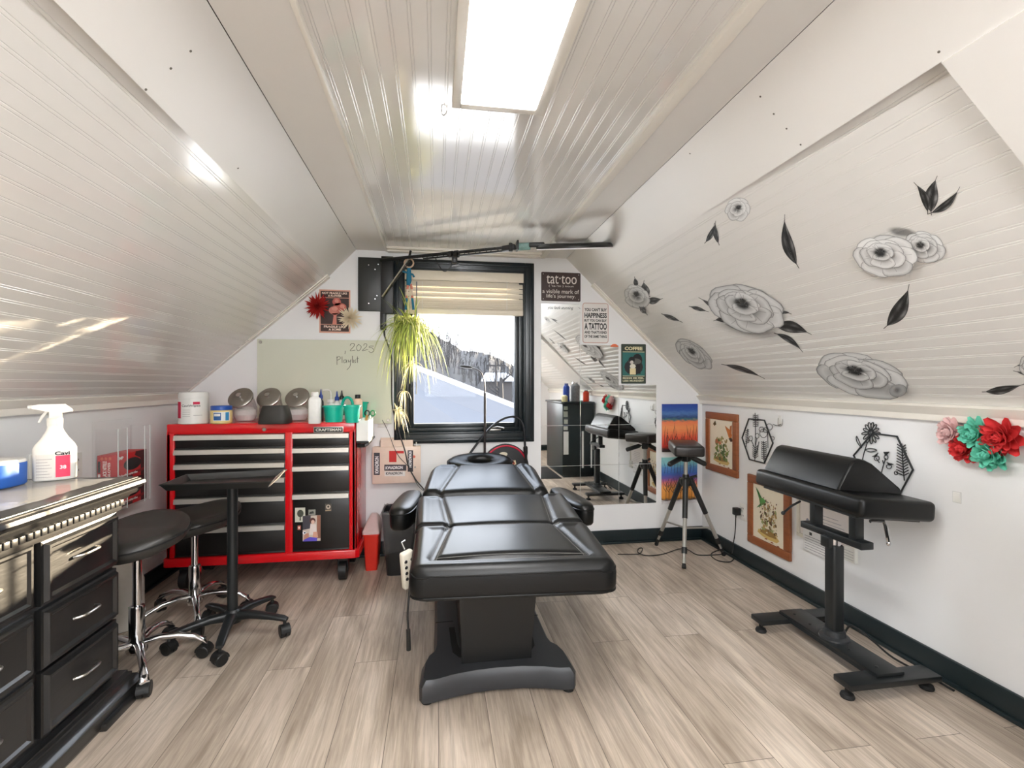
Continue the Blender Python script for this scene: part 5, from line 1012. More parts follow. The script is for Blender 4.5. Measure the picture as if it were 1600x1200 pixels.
q = onY(821, 703, -.05); part('connector', MB().tube([q+Vector((0, 0, .03)), q+Vector((0, 0, .02)), q+Vector((.002, 0, -.02)), q+Vector((.003, 0, -.045))], [.009, .017, .016, .011], 12), black_plastic, t)
pts = [q+Vector((.003, 0, -.03)), onY(822.5, 735, -.05), onY(824, 770, -.05), Vector((.66, -.06, .1)), Vector((.64, -.12, .01))]; part('cable', MB().tube(spline(pts), .0105, 8), black_plastic, t)
part('clamp', MB().rbox(onY(700, 772, -.05), (.05, .05, .07), .008), black_plastic, t)
# ---------------- mirror tiles
mir = bpy.data.materials.new('mirror_glass'); mir.use_nodes = True; b_ = mir.node_tree.nodes['Principled BSDF']; b_.inputs['Metallic'].default_value = 1; b_.inputs['Roughness'].default_value = .015; b_.inputs['Base Color'].default_value = (.86, .88, .87, 1)
mx0, mz0, ms = .7705, 1.822, .305
rows = ('top', 'second', 'third', 'fourth', 'bottom'); colsn = ('left', 'middle', 'right')
for i in range(5):
    for j in range(3):
        if (i == 0 and j > 0) or (i == 1 and j > 1): continue
        lab = 'single square mirror tile at the very top under the tattoo definition sign' if i == 0 else f'square mirror tile in the {rows[i]} row of the mirror wall, {("left" if j == 0 else "right end") if i == 1 else colsn[j]}'
        t = solid('mirror_tile', MB().rb(mx0+ms*j+.0007, mx0+ms*(j+1)-.0007, -.004, 0, mz0-ms*(i+1)+.0007, mz0-ms*i-.0007, .0009, 1), mir, lab, 'mirror', group='mirror tiles', smooth=0)
t = thing('mirror_lettering', 'black script lettering stuck across top mirror tile', 'lettering', (mx0+.14, -.0045, mz0-.045)); text('you look stunning', (mx0+.05, -.0045, mz0-.048), (1, 0, 0), (0, 0, 1), .03, .20, ink(40, 40, 40), t, shear=.35, bold=0)
q = onY(960, 542, -.0045); t = solid('sun_sticker', MB().prism([q+Vector((.031*math.cos(PI*k/14), -.0008, .022*math.sin(PI*k/14))) for k in range(15)], (0, .0006, 0)), ink(226, 116, 76), 'orange half sun sticker at top of second row mirror tile', 'sticker', smooth=0)
# ---------------- tin signs
t, U, sh, tx = card('tin_sign', 'dark brown tin sign defining the word tattoo above mirrors', 'sign', 845.6, 427, 906.9, 470, pm('dark_brown_tin', (58, 40, 36), .4, var=.25, scale=30), .003, .008); w_ = (224, 216, 206)
tx('tat·too', .13, .60, .90, .90, w_, 1, bold=.0); tx("( 'ta-'tü ) noun", .19, .475, .82, .565, w_, 1, bold=0); tx('a visible mark of', .03, .27, .96, .41, w_, 1, bold=.0); tx("life's journey.", .13, .08, .87, .245, w_, 1, bold=.0)
for u, v in ((.05, .93), (.95, .93), (.05, .07), (.95, .07)): part('hole', MB().lathe([(0, 0), (.004, 0), (.003, .001), (0, .001)], U(u, v), 10, Vector((0, -1, 0))), steel, t)
t, U, sh, tx = card('tin_sign', 'white tin sign with bold happiness slogan right of mirror top', 'sign', 910, 474, 950.6, 536, ink(200, 168, 158), .003, .02); m = []
for cx, cy, a0 in ((.9, .935, 0), (.1, .935, 90), (.1, .065, 180), (.9, .065, 270)): m += [(cx+.07*math.cos(R(a0+30*k)), cy+.045*math.sin(R(a0+30*k))) for k in range(4)]
sh((226, 222, 218), m, 1); bk = (30, 28, 28)
for s_, v0, v1 in (("YOU CAN'T BUY", .79, .87), ('HAPPINESS', .625, .755), ('BUT YOU CAN BUY', .53, .595), ('A TATTOO', .335, .50), ("AND THAT'S KIND", .235, .305), ('OF THE SAME THING', .13, .20)): tx(s_, .07, v0, .93, v1, bk, 2, bold=.035)
t, U, sh, tx = card('tin_sign', 'dark green coffee tin sign with white lettering, right of mirrors', 'sign', 970.5, 538, 1009, 599.5, pm('dark_green_tin', (52, 64, 54), .45, var=.15, scale=30), .003, .006)
sh((44, 108, 104), RECT(.05, .2, .95, .79), 1); sh((206, 204, 170), RECT(.06, .795, .94, .81), 2); sh((206, 204, 170), RECT(.06, .185, .94, .2), 2)
sh((40, 40, 42), disc(.5, .42, .38, .2), 2); sh((30, 30, 32), disc(.65, .6, .2, .16), 3); sh((92, 92, 88), disc(.55, .56, .26, .08), 4); sh((30, 30, 32), disc(.42, .6, .13, .08), 5); sh((206, 200, 190), disc(.42, .54, .07, .045), 6); sh((226, 222, 206), disc(.46, .44, .12, .06), 6); sh((228, 214, 168), RECT(.34, .23, .58, .39), 6); sh((24, 24, 26), [(.58, .25), (.78, .25), (.74, .5), (.62, .5)], 5)
tx('COFFEE', .14, .845, .86, .935, (226, 220, 178), 2, bold=.04); tx('MAKES ME FEEL', .06, .12, .92, .165, (216, 212, 178), 2, bold=.03); tx('LESS MURDERY', .06, .05, .92, .095, (216, 212, 178), 2, bold=.03)
# ---------------- the two small canvases
def grad_mat(name, stops, z0, z1):                                    # painted bands of colour up the canvas
    m = bpy.data.materials.new(name); m.use_nodes = True; nt = m.node_tree; b = nt.nodes['Principled BSDF']; b.inputs['Roughness'].default_value = .6
    tc = nt.nodes.new('ShaderNodeTexCoord'); sp = nt.nodes.new('ShaderNodeSeparateXYZ'); nt.links.new(tc.outputs['Object'], sp.inputs[0]); mr = nt.nodes.new('ShaderNodeMapRange'); mr.inputs['From Min'].default_value = z0; mr.inputs['From Max'].default_value = z1; nt.links.new(sp.outputs['Z'], mr.inputs['Value'])
    n = nt.nodes.new('ShaderNodeTexNoise'); mp = nt.nodes.new('ShaderNodeMapping'); mp.inputs['Scale'].default_value = (6, 6, 50); nt.links.new(tc.outputs['Object'], mp.inputs['Vector']); nt.links.new(mp.outputs['Vector'], n.inputs['Vector'])
    ad = nt.nodes.new('ShaderNodeMath'); ad.operation = 'MULTIPLY_ADD'; nt.links.new(n.outputs['Fac'], ad.inputs[0]); ad.inputs[1].default_value = .14; nt.links.new(mr.outputs['Result'], ad.inputs[2]); sb = nt.nodes.new('ShaderNodeMath'); sb.operation = 'SUBTRACT'; nt.links.new(ad.outputs[0], sb.inputs[0]); sb.inputs[1].default_value = .07
    r = nt.nodes.new('ShaderNodeValToRGB'); e = r.color_ramp.elements
    for i, (p, c) in enumerate(stops): el = e[i] if i < 2 else e.new(p); el.position = p; el.color = rgb(c)
    nt.links.new(sb.outputs[0], r.inputs['Fac']); nt.links.new(r.outputs['Color'], b.inputs['Base Color']); return m
rnd = random.Random(21)
def strokes(t, U, lst, col=(38, 26, 24)):
    for q in lst: part('brush_stroke', MB().tube([U(u, v, 2) for u, v in q], [.0018]*(len(q)-1)+[.0006], 4, flat=1), ink(*col), t)
t, U, sh, tx = card('canvas_painting', 'upper small canvas of dark reeds on orange beneath blue sky', 'painting', 1034, 631, 1088.7, 706, grad_mat('painted_reeds', [(0, (40, 32, 36)), (.05, (40, 32, 36)), (.14, (198, 52, 40)), (.3, (226, 92, 62)), (.5, (236, 150, 92)), (.63, (232, 124, 84)), (.67, (70, 120, 116)), (.72, (40, 66, 116)), (.8, (78, 118, 176)), (.88, (44, 84, 162)), (1, (34, 62, 150))], 0, .372), .016)
for k in range(30):
    u = .06+.88*k/29+rnd.uniform(-.02, .02); h = rnd.uniform(.2, .48) if (u < .4 or u > .66) else rnd.uniform(.12, .25); l = rnd.uniform(-.1, .1); strokes(t, U, [[(u, .15), (u+l*.3, .15+h*.5), (min(.97, max(.03, u+l)), .15+h)]])
t, U, sh, tx = card('canvas_painting', 'lower small canvas of bare trees on blue, purple and orange bands', 'painting', 1033.5, 713.5, 1088, 787, grad_mat('painted_trees', [(0, (226, 224, 224)), (.05, (220, 218, 220)), (.09, (52, 40, 40)), (.14, (226, 150, 60)), (.36, (236, 160, 80)), (.46, (216, 116, 120)), (.54, (112, 84, 158)), (.64, (60, 96, 176)), (.78, (86, 140, 196)), (.86, (130, 196, 208)), (1, (150, 214, 214))], 0, .36), .016)
for k in range(9):
    u = .08+.84*k/8+rnd.uniform(-.02, .02); h = rnd.uniform(.3, .5); strokes(t, U, [[(u, .1), (u+.01, .1+h*.5), (u+rnd.uniform(-.04, .04), .1+h)]]+[[(u+.005, .1+h*f), (min(.98, max(.02, u+d*.07)), .1+h*f+.08), (min(.98, max(.02, u+d*.09)), .1+h*f+.17)] for f, d in ((.4, -1), (.5, 1), (.65, -1), (.75, 1))])
for k in range(10): strokes(t, U, [[(.06+.09*k, .66), (.07+.09*k+rnd.uniform(-.03, .03), .8), (.05+.09*k+rnd.uniform(-.02, .04), .93)]], (46, 62, 110))
# ================================================================== RIGHT WALL THINGS
xw = XR
def wallpts(pts, k=0): return [(lambda q: Vector((xw-k, q.y, q.z)))(onX(x, y, xw-k)) for x, y in pts]
def yz(name, label, cat, y0, y1, z0, z1):
    t = thing(name, label, cat, (xw, (y0+y1)/2, z0)); return t, (lambda u, v, d=0: Vector((xw-d, y1+(y0-y1)*u, z0+(z1-z0)*v)))
def wsh(t, W, col, pts, d, nm='print'):
    m = MB(); m.prism([W(u, v, d) for u, v in pts], (.0003, 0, 0)); return part(nm, m, ink(*col), t, smooth=0)
wood = pm('orange_oak_frame', (146, 84, 48), .4, var=.25, scale=14, stretch=(1, 1, 6))
def framed(label, y0, y1, z0, z1, seed, bird):
    t, W = yz('framed_print', label, 'picture', y0, y1, z0, z1); bw = .052; fm = MB()
    for (a, b, c, d_) in ((y0, y1, z0, z0+bw), (y0, y1, z1-bw, z1), (y0, y0+bw, z0+bw, z1-bw), (y1-bw, y1, z0+bw, z1-bw)): fm.rb(xw-.022, xw, a, b, c, d_, .006, 3)
    part('frame', fm, wood, t); part('mat_board', MB().box(xw-.012, xw-.002, y0+bw-.004, y1-bw+.004, z0+bw-.004, z1-bw+.004), ink(232, 222, 200), t, smooth=0); rn = random.Random(seed)
    x0u, y0v = .16, .12; d = .0122
    def el(cu, cv, ru, rv, col, d_, rot=0, n=10): wsh(t, W, col, [(cu+ru*math.cos(2*PI*k/n)*math.cos(rot)-rv*math.sin(2*PI*k/n)*math.sin(rot), cv+(ru*math.cos(2*PI*k/n)*math.sin(rot)+rv*math.sin(2*PI*k/n)*math.cos(rot))) for k in range(n)], d_)
    wsh(t, W, (206, 176, 106), [(.24, .20), (.36, .17), (.52, .155), (.7, .16), (.76, .2), (.68, .25), (.4, .26), (.27, .25)], d); wsh(t, W, (150, 116, 62), [(.3, .22), (.5, .2), (.7, .21), (.64, .28), (.4, .3)], d+.0003)
    for k in range(80):
        f = rn.random(); u = .5+(rn.random()-.5)*.44*(1-.25*f); v = .24+f*(.36 if not bird else .4); g = rn.choice(((96, 118, 60), (124, 140, 72), (70, 92, 48), (150, 130, 84), (176, 160, 110))) if not bird else rn.choice(((150, 158, 104), (206, 200, 170), (120, 98, 60), (176, 148, 96), (92, 70, 44), (224, 220, 204))); el(u, v, .012+.03*rn.random(), .010+.02*rn.random(), g, d+.0006+.00001*k, rn.random()*3)
    if not bird:
        el(.36, .52, .05, .04, (176, 112, 76), d+.002); el(.46, .50, .05, .03, (186, 120, 82), d+.0021); wsh(t, W, (198, 116, 50), [(.62, .80), (.74, .62), (.80, .57), (.84, .66), (.78, .74)], d+.0022); wsh(t, W, (180, 100, 44), [(.78, .80), (.83, .82), (.82, .66), (.76, .64)], d+.0024); wsh(t, W, (60, 48, 36), [(.74, .60), (.80, .55), (.88, .57), (.82, .62)], d+.0026); wsh(t, W, (84, 74, 40), [(.24, .80), (.31, .86), (.35, .80), (.29, .77)], d+.0022); wsh(t, W, (120, 132, 54), [(.30, .40), (.42, .48), (.38, .34)], d+.0022); wsh(t, W, (128, 140, 60), [(.66, .36), (.78, .42), (.66, .30)], d+.0022)
    else:
        g = (62, 118, 60); wsh(t, W, g, [(.20, .84), (.26, .80), (.36, .70), (.34, .64), (.28, .70)], d+.002); wsh(t, W, (88, 146, 76), [(.28, .70), (.38, .71), (.46, .68), (.40, .62), (.32, .60)], d+.0022); wsh(t, W, g, [(.32, .62), (.22, .54), (.36, .60)], d+.0024); wsh(t, W, (40, 70, 44), [(.44, .69), (.54, .675), (.45, .665)], d+.0024)
        for k in range(40): f = rn.random(); el(.5+(rn.random()-.5)*.42, .42+.3*f, .012, .010, rn.choice(((112, 74, 50), (150, 104, 76), (96, 70, 54), (186, 150, 120))), d+.0026+.00001*k, rn.random()*3, 7)
    for k in range(3): wsh(t, W, (150, 78, 40), [(.42+.14*k, .155-.014*k), (.47+.14*k, .165-.014*k), (.50+.14*k, .15-.014*k), (.45+.14*k, .145-.014*k)], d+.0028)
    gl = MB(); gl.box(xw-.0165, xw-.0155, y0+bw-.003, y1-bw+.003, z0+bw-.003, z1-bw+.003); return t
framed('oak framed butterfly and plant print near the corner, higher of two', -.478, -.082, .565, 1.008, 5, False)
framed('oak framed hummingbird and flowers print, lower of two on right wall', -.985, -.592, .172, .622, 8, True)
t, W = yz('certificate', 'white framed certificate behind the tall arm rest column', 'certificate', -1.425, -1.035, .345, .575); fm = MB(); y0, y1, z0, z1 = -1.425, -1.035, .345, .575
wf = pm('white_frame', (222, 216, 202), .45)
for (a, b, c, d_) in ((y0, y1, z0, z0+.022), (y0, y1, z1-.022, z1), (y0, y0+.022, z0+.022, z1-.022), (y1-.022, y1, z0+.022, z1-.022)): fm.rb(xw-.016, xw, a, b, c, d_, .003)
part('frame', fm, wf, t); part('document', MB().box(xw-.008, xw-.003, y0+.02, y1-.02, z0+.02, z1-.02), ink(224, 216, 210), t, smooth=0); wsh(t, W, (222, 196, 188), [(.1, .15), (.9, .15), (.9, .16), (.1, .16)], .0085); wsh(t, W, (120, 122, 132), disc(.2, .45, .03, .07, 12), .0085)
for k in range(6): wsh(t, W, (150, 146, 148), RECT(.36, .30+.08*k, .84-.05*(k % 3), .312+.08*k), .0085, 'text_line')
t, W = yz('notice_paper', 'small printed notice tucked at lower edge of the white certificate', 'notice', -1.33, -1.09, .285, .40); 
mb = MB(); mb.box(xw-.0185, xw-.0005, -1.33, -1.09, .285, .40); part('sheet', mb, ink(222, 220, 218), t, smooth=0)
for k in range(6): wsh(t, W, (128, 126, 128), RECT(.06, .12+.12*k, .94-.12*((k*2) % 3), .145+.12*k), .0188, 'text_line')
wsh(t, W, (60, 60, 62), RECT(.2, .82, .28, .96), .0188, 'mark')
t, W = yz('notice_paper', 'pale printed notice right of the arm rest column, under certificate', 'notice', -1.435, -1.36, .325, .40); part('sheet', MB().box(xw-.0185, xw-.0005, -1.435, -1.36, .325, .40), ink(216, 214, 206), t, smooth=0)
for k in range(4): wsh(t, W, (150, 148, 146), RECT(.08, .15+.18*k, .9, .18+.18*k), .0188, 'text_line')
# hexagon metal art
iron = pm('black_iron', (30, 32, 33), .5)
def art(name, label, cat, outline, lines, r0=.0048, r1=.0021):
    P = wallpts(outline, .008); z = min(p.z for p in P); t = thing(name, label, cat, (xw-.008, sum(p.y for p in P)/len(P), z))
    part('hexagon', MB().tube(P, r0, 6, closed=True), iron, t)
    m = MB()
    for L in lines:
        if len(L) == 3 and L[0] == 'o': pts = [(L[1][0]+L[2][0]*math.cos(2*PI*k/10), L[1][1]+L[2][1]*math.sin(2*PI*k/10)) for k in range(10)]; m.tube(wallpts(pts, .008), r1*.8, 5, closed=True)
        else: m.tube(wallpts(S(L, 4) if len(L) > 2 else L, .008), r1, 5)
    part('flower_stems', m, iron, t); return t
Z5 = lambda x, y: (1080+x/5, 620+y/5); Z10 = lambda x, y: (1320+x/10, 640+y/10)
L = []; st_ = [Z5(500, 125), Z5(502, 300), Z5(498, 495)]; L.append(st_)
for k in range(7): y = 150+k*14; L += [[Z5(502, y), Z5(482, y-8)], [Z5(503, y), Z5(524, y-8)]]
for k in range(6): y = 400+k*16; L += [[Z5(499, y), Z5(480, y-20)], [Z5(499, y), Z5(522, y-20)]]
L += [[Z5(440, 250), Z5(436, 320), Z5(430, 390)]]
for k in range(8): y = 262+k*14; L += [[Z5(437, y), Z5(422, y+6)], [Z5(438, y), Z5(450, y-6)]]
L += [[Z5(565, 345), Z5(568, 430), Z5(570, 510)]]
for k in range(9): y = 360+k*16; L += [[Z5(567, y), Z5(548, y-10)], [Z5(567, y), Z5(588, y-10)]]
L += [['o', Z5(465, 325), (3, 4)], ['o', Z5(516, 305), (3, 4)], ['o', Z5(565, 285), (6, 7)], ['o', Z5(550, 255), (4, 4)], ['o', Z5(582, 260), (4, 4)], ['o', Z5(610, 235), (5, 5)], ['o', Z5(635, 325), (3, 3)], [Z5(470, 340), Z5(496, 400)], [Z5(514, 325), Z5(502, 380)], [Z5(598, 250), Z5(600, 400)], [Z5(530, 350), Z5(515, 420), Z5(505, 440)], [Z5(640, 215), Z5(670, 225), Z5(700, 215)]]
art('wall_hexagon', 'small black iron hexagon of wildflowers beside the butterfly print', 'wall art', [Z5(450, 172), Z5(572, 184), Z5(638, 362), Z5(572, 518), Z5(455, 490), Z5(398, 320)], L)
t = thing('wire_hook', 'thin wire wall hook right of the small iron hexagon', 'hook', onX(1217, 668, XR)); m = MB(); m.tube(wallpts(S([(1216, 653), (1215.5, 662), (1217, 666), (1222, 664), (1223, 655)]), .01), .002, 5); part('wire', m, steel, t); c = onX(1219, 657, XR); part('backplate', MB().rb(XR-.004, XR, c.y-.014, c.y+.014, c.z-.03, c.z+.03, .002), white_plastic, t)
L = []; cx, cy = 41, 35.5
for k in range(13):
    a = 2*PI*k/13+.1; r = 17.5*(1 if math.sin(a) > 0 else .88); dx, dy = math.cos(a)*.80, math.sin(a); px, py = -dy*.62, dx/.62*.62
    tip = (360.5+1000-0+r*dx*1.0, 0); c0 = (1361, 675.5); pt = lambda f, w: (c0[0]+dx*r*f-dy*w*.9, c0[1]+dy*r*f*.98+dx*w*1.1)
    L.append([pt(.22, 0), pt(.55, -2.1), pt(.9, -1.8), pt(1.05, 0), pt(.9, 1.8), pt(.55, 2.1), pt(.22, 0)])
L += [['o', (1361, 675.5), (1.6, 2.8)], [(1355, 692), (1349, 712), (1345, 735)], [Z10(260, 600), Z10(190, 500), Z10(185, 415), Z10(235, 520), Z10(262, 600)], [Z10(310, 630), Z10(400, 605), Z10(500, 635), Z10(400, 660), Z10(310, 630)]]
L += [[Z10(890, 530), Z10(905, 800), Z10(930, 1110)]]
for k in range(11): y = 560+k*44; L += [[Z10(892+k*3, y+30), Z10(820-k*1.5, y-20)], [Z10(894+k*3, y+30), Z10(950+k*5, y-10)]]
L += [[Z10(640, 760), Z10(600, 880), Z10(570, 1000)], ['o', Z10(645, 745), (3, 4)]]+[[Z10(640, 720), Z10(610+16*k, 660)] for k in range(6)]
L += [[Z10(490, 760), Z10(540, 830)], ['o', Z10(500, 760), (4, 4)]]+[[Z10(480, 740), Z10(430+22*k, 730-14*k)] for k in range(5)]
L += [['o', Z10(690, 890), (4, 3.4)]]+[[Z10(690, 870), Z10(660+24*k, 820+8*k)] for k in range(5)]+[['o', Z10(800, 990), (2.6, 3)], [Z10(590, 790), Z10(610, 860)]]
art('wall_hexagon', 'large black iron hexagon with big daisy behind the tall arm rest', 'wall art', [(1363, 677), Z10(815, 420), Z10(1065, 940), (1407, 770), (1352, 752), Z10(140, 715)], L, .0046, .0023)
# paper flowers
def ruffle(px, py, r, mat, label, seed): dahlia(onX(px, py, XR-.012), (-1, 0, 0), r, mat, label, 'tissue_flower', 7, .15, .27, seed, .1)
pkp, mnt, rdp = pm('pink_tissue', (232, 196, 194), .75), pm('mint_tissue', (112, 208, 182), .75), pm('coral_red_tissue', (214, 52, 54), .75)
ruffle(1495, 675, .062, pkp, 'pale pink tissue flower, top left of the tissue flower cluster', 11); ruffle(1534, 679, .068, mnt, 'mint tissue flower in the top middle of the flower cluster', 12); ruffle(1576, 683, .078, rdp, 'large red tissue flower at top right of the flower cluster', 13)
ruffle(1516, 701, .062, rdp, 'red tissue flower low on the left of the flower cluster', 14); ruffle(1556, 710, .07, mnt, 'mint tissue flower at the bottom of the flower cluster', 15)
t = thing('adhesive_strip', 'small clear adhesive square alone on the right wall', 'adhesive strip', onX(1495.5, 784, XR)); c = onX(1495.5, 777, XR); part('pad', MB().rb(XR-.004, XR, c.y-.014, c.y+.014, c.z-.02, c.z+.02, .003), white_plastic, t); part('backing', MB().rb(XR-.001, XR, c.y-.017, c.y+.017, c.z-.023, c.z+.023, .0004, 1), pm('frosted_strip', (214, 214, 212), .2), t)

c = onZ(690, 171, ZC+.012); t = thing('ceiling_hook', 'tiny wire hook in the ceiling beside the lit panel', 'hook', c); part('wire', MB().tube(spline([c, c+Vector((0, 0, -.012)), c+Vector((.006, .004, -.018)), c+Vector((.014, 0, -.014)), c+Vector((.018, -.004, -.004))]), .0018, 6), steel, t)
# ================================================================== PRINTED FLOWER DECALS ON THE RIGHT SLOPE
LRs = (RC-RB_).length; uR = (RC-RB_).normalized()
def slope_lift(p):
    y = p.y; t = max(0, min(LRs, (Vector((p.x, 0, p.z))-RB_).dot(uR)))
    for (y0, l0), (y1, l1) in zip(ST, ST[1:]):
        if y1 <= y <= y0: return (l0+(l1-l0)*(y0-y)/(y0-y1))*(1-t/LRs)
    return 0
def onS(px, py, k=0):                                                 # survey point on the slope's surface, k thin layers above it
    lift = 0
    for _ in range(3): p = onP(px, py, RB_+nR*lift, nR); lift = slope_lift(p)
    return p-nR*(.0007+.00012*k)
decal = attr_mat('printed_decal', .5, True)
def G(v, a=1): l = lin(v); return (l, l, l*.985, a)
class Decal:
    def __init__(s): s.mb = MB(); s.k = 0
    def fan(s, base, ring, stops):                                    # nested rings from base out to outline; stops = (fraction, grey, alpha)
        n = len(ring); s.k += 1; vs = []; cs = []
        for f, g, a in stops:
            for x, y in ring: vs.append(onS(base[0]+(x-base[0])*f, base[1]+(y-base[1])*f, s.k)); cs.append(G(g, a))
        fs = [(i*n+j, i*n+(j+1) % n, (i+1)*n+(j+1) % n, (i+1)*n+j) for i in range(len(stops)-1) for j in range(n)]
        s.mb.add(vs, fs, 0, cs)
    def halo(s, c, a, b, rot, g=70, al=.45):
        ring = [el_pt(c, a, b, rot, 2*PI*k/24) for k in range(24)]; s.fan(c, ring, ((.02, g, al), (.55, g, al*.9), (.8, g, al*.35), (1, g, 0)))
    def leaf(s, tip, end, w, bend=0, dark=40, light=120, stem=True):
        (x0, y0), (x1, y1) = end, tip; dx, dy = x1-x0, y1-y0; L = math.hypot(dx, dy); nx, ny = -dy/L, dx/L; mid = lambda f: (x0+dx*f+nx*bend*4*f*(1-f), y0+dy*f+ny*bend*4*f*(1-f))
        for sgn, g0, g1 in ((1, dark, light), (-1, light*.75, dark*.8)):
            n = 12; s.k += 1; vs = []; cs = []
            for i in range(n+1):
                f = i/n; ww = w*math.sin(PI*f)**.9*(1.15-.5*f); m = mid(f)
                for q, g in ((0, dark*.55), (.35, g0), (.7, g1), (.93, (g0+g1)/2), (1.0, 34)):
                    vs.append(onS(m[0]+nx*ww*q*sgn, m[1]+ny*ww*q*sgn, s.k)); cs.append(G(max(20, g*(.85+.3*math.sin(i*1.3+sgn)))))
            s.mb.add(vs, [(i*5+j, i*5+j+1, (i+1)*5+j+1, (i+1)*5+j) for i in range(n) for j in range(4)], 0, cs)
        if stem:
            a, b = mid(-.10), mid(.06); s.strip([a, b], .5, 40); a, b = mid(.95), mid(1.14); s.strip([b, a], .4, 40)
    def strip(s, pts, w, g):
        s.k += 1; vs = []; n = len(pts)
        for i, (x, y) in enumerate(pts):
            a, b = pts[max(0, i-1)], pts[min(n-1, i+1)]; L = math.hypot(b[0]-a[0], b[1]-a[1]) or 1; nx, ny = -(b[1]-a[1])/L, (b[0]-a[0])/L; vs += [onS(x+nx*w, y+ny*w, s.k), onS(x-nx*w, y-ny*w, s.k)]
        s.mb.add(vs, [(2*i, 2*i+1, 2*i+3, 2*i+2) for i in range(n-1)], 0, [G(g)]*len(vs))
    def done(s, name, label, cat, group=None):
        o = solid(name, s.mb, decal, label, cat, group, smooth=0); return o
def el_pt(c, a, b, rot, t):
    x, y = a*math.cos(t), b*math.sin(t); return (c[0]+x*math.cos(rot)-y*math.sin(rot), c[1]+x*math.sin(rot)+y*math.cos(rot))
def peony(D, c, a, b, rot, seed, rings=((.70, 7, .50), (.46, 6, .42), (.25, 5, .32)), eye=(-.16, -.24), halo=.4, tone=0):
    rn = random.Random(seed); D.halo((c[0], c[1]), a*1.12, b*1.15, rot, 90, halo)
    for ri, (dist, n, size) in enumerate(rings):
        e0 = (eye[0]*ri/2, eye[1]*ri/2); order = list(range(n)); order.sort(key=lambda j: math.sin(2*PI*j/n+.4))
        for j in order:
            th = 2*PI*(j+.5*(ri % 2))/n+rn.uniform(-.15, .15); d = dist*rn.uniform(.92, 1.06); pc = el_pt((0, 0), d, d, 0, th); sz = size*rn.uniform(.85, 1.12); ring = []
            for k in range(18):
                t = 2*PI*k/18; wob = 1+.07*math.sin(3*t+seed+j)+.04*math.sin(5*t+j*2); u = sz*.78*math.cos(t)*wob; v = sz*1.15*math.sin(t)*wob
                x = pc[0]+e0[0]+u*math.cos(th)-v*math.sin(th); y = pc[1]+e0[1]+u*math.sin(th)+v*math.cos(th)
                ring.append((c[0]+a*x*math.cos(rot)-b*y*math.sin(rot), c[1]+a*x*math.sin(rot)+b*y*math.cos(rot)))
            q = (.35*d*math.cos(th)+e0[0], .35*d*math.sin(th)+e0[1]); base = (c[0]+a*q[0]*math.cos(rot)-b*q[1]*math.sin(rot), c[1]+a*q[0]*math.sin(rot)+b*q[1]*math.cos(rot)); g = rn.uniform(-14, 12)+tone+(10 if math.sin(th) < 0 else -6)
            D.fan(base, ring, ((.03, 104+g, 1), (.28, 146+g, 1), (.55, 196+g, 1), (.82, 222+g*.6, 1), (.94, 206+g, 1), (.985, 142+g, 1), (1.0, 150, .6)))
            for q in range(3):
                k = rn.randrange(18); tip_ = ring[k]; f0, f1 = rn.uniform(.2, .4), rn.uniform(.7, .92); m_ = lambda f: (base[0]+(tip_[0]-base[0])*f, base[1]+(tip_[1]-base[1])*f); D.strip([m_(f0), m_((f0+f1)/2), m_(f1)], .22*a/45, 150+g)
    ec = (c[0]+a*eye[0]*math.cos(rot)-b*eye[1]*math.sin(rot), c[1]+a*eye[0]*math.sin(rot)+b*eye[1]*math.cos(rot)); D.halo(ec, a*.26, b*.30, rot, 60, .75)
    for k in range(26):
        t = rn.uniform(0, 2*PI); f = rn.uniform(0, .2); x, y = el_pt(ec, a*f, b*f*1.1, rot, t); r = rn.uniform(.5, 1.1)*a/45; D.fan((x, y), [(x+r*math.cos(q), y+r*math.sin(q)) for q in (0, 1.05, 2.1, 3.14, 4.2, 5.2)], ((.05, 40, 1), (1, 70, .9)))
D = Decal(); peony(D, (1153, 327), 17, 19, R(60), 1, rings=((.68, 6, .46), (.40, 5, .40)), halo=.2, tone=8); D.done('wall_decal', 'small pale printed peony right under the smooth board on the slope', 'wall decal', 'printed flower decals')
D = Decal(); D.leaf((1116, 352), (1103, 378), 4.5, 2); D.leaf((1118, 349), (1123, 380), 4.2, -2); D.done('wall_decal', 'pair of small grey leaf prints hanging left under the small pale peony', 'wall decal', 'printed flower decals')
D = Decal(); D.leaf((1226, 345), (1245, 413), 10, -5); D.done('wall_decal', 'tall dark grey leaf print standing alone near top of slope', 'wall decal', 'printed flower decals')
D = Decal(); D.leaf((1462, 281), (1455, 331), 12, -3, 50, 140); D.leaf((1433, 289), (1450, 330), 7, 4, 40, 110); D.leaf((1497, 298), (1456, 332), 6.5, 5, 40, 120); D.done('wall_decal', 'cluster of three dark leaf prints high on right of the slope', 'wall decal', 'printed flower decals')
D = Decal(); D.halo((1466, 393), 14, 9, 0, 40, .7); D.halo((1410, 362), 26, 8, R(8), 60, .5); peony(D, (1444, 386), 30, 23, R(15), 3, halo=.3, tone=4); peony(D, (1388, 395), 46, 30, R(5), 2, halo=.15, tone=6); D.done('wall_decal', 'pale double peony print in the upper right of the slope', 'wall decal', 'printed flower decals')
D = Decal(); D.leaf((992, 434), (995, 448), 4, 0); D.leaf((1006, 441), (1014, 462), 8, -3); D.leaf((1033, 467), (1010, 470), 6, 1); peony(D, (996, 463), 21, 17, R(35), 4, rings=((.68, 7, .46), (.40, 5, .40)), halo=.25); D.leaf((1012, 489), (1001, 478), 4, 0, 90, 150); D.done('wall_decal', 'small peony print with dark leaves nearest the gable trim, at top', 'wall decal', 'printed flower decals')
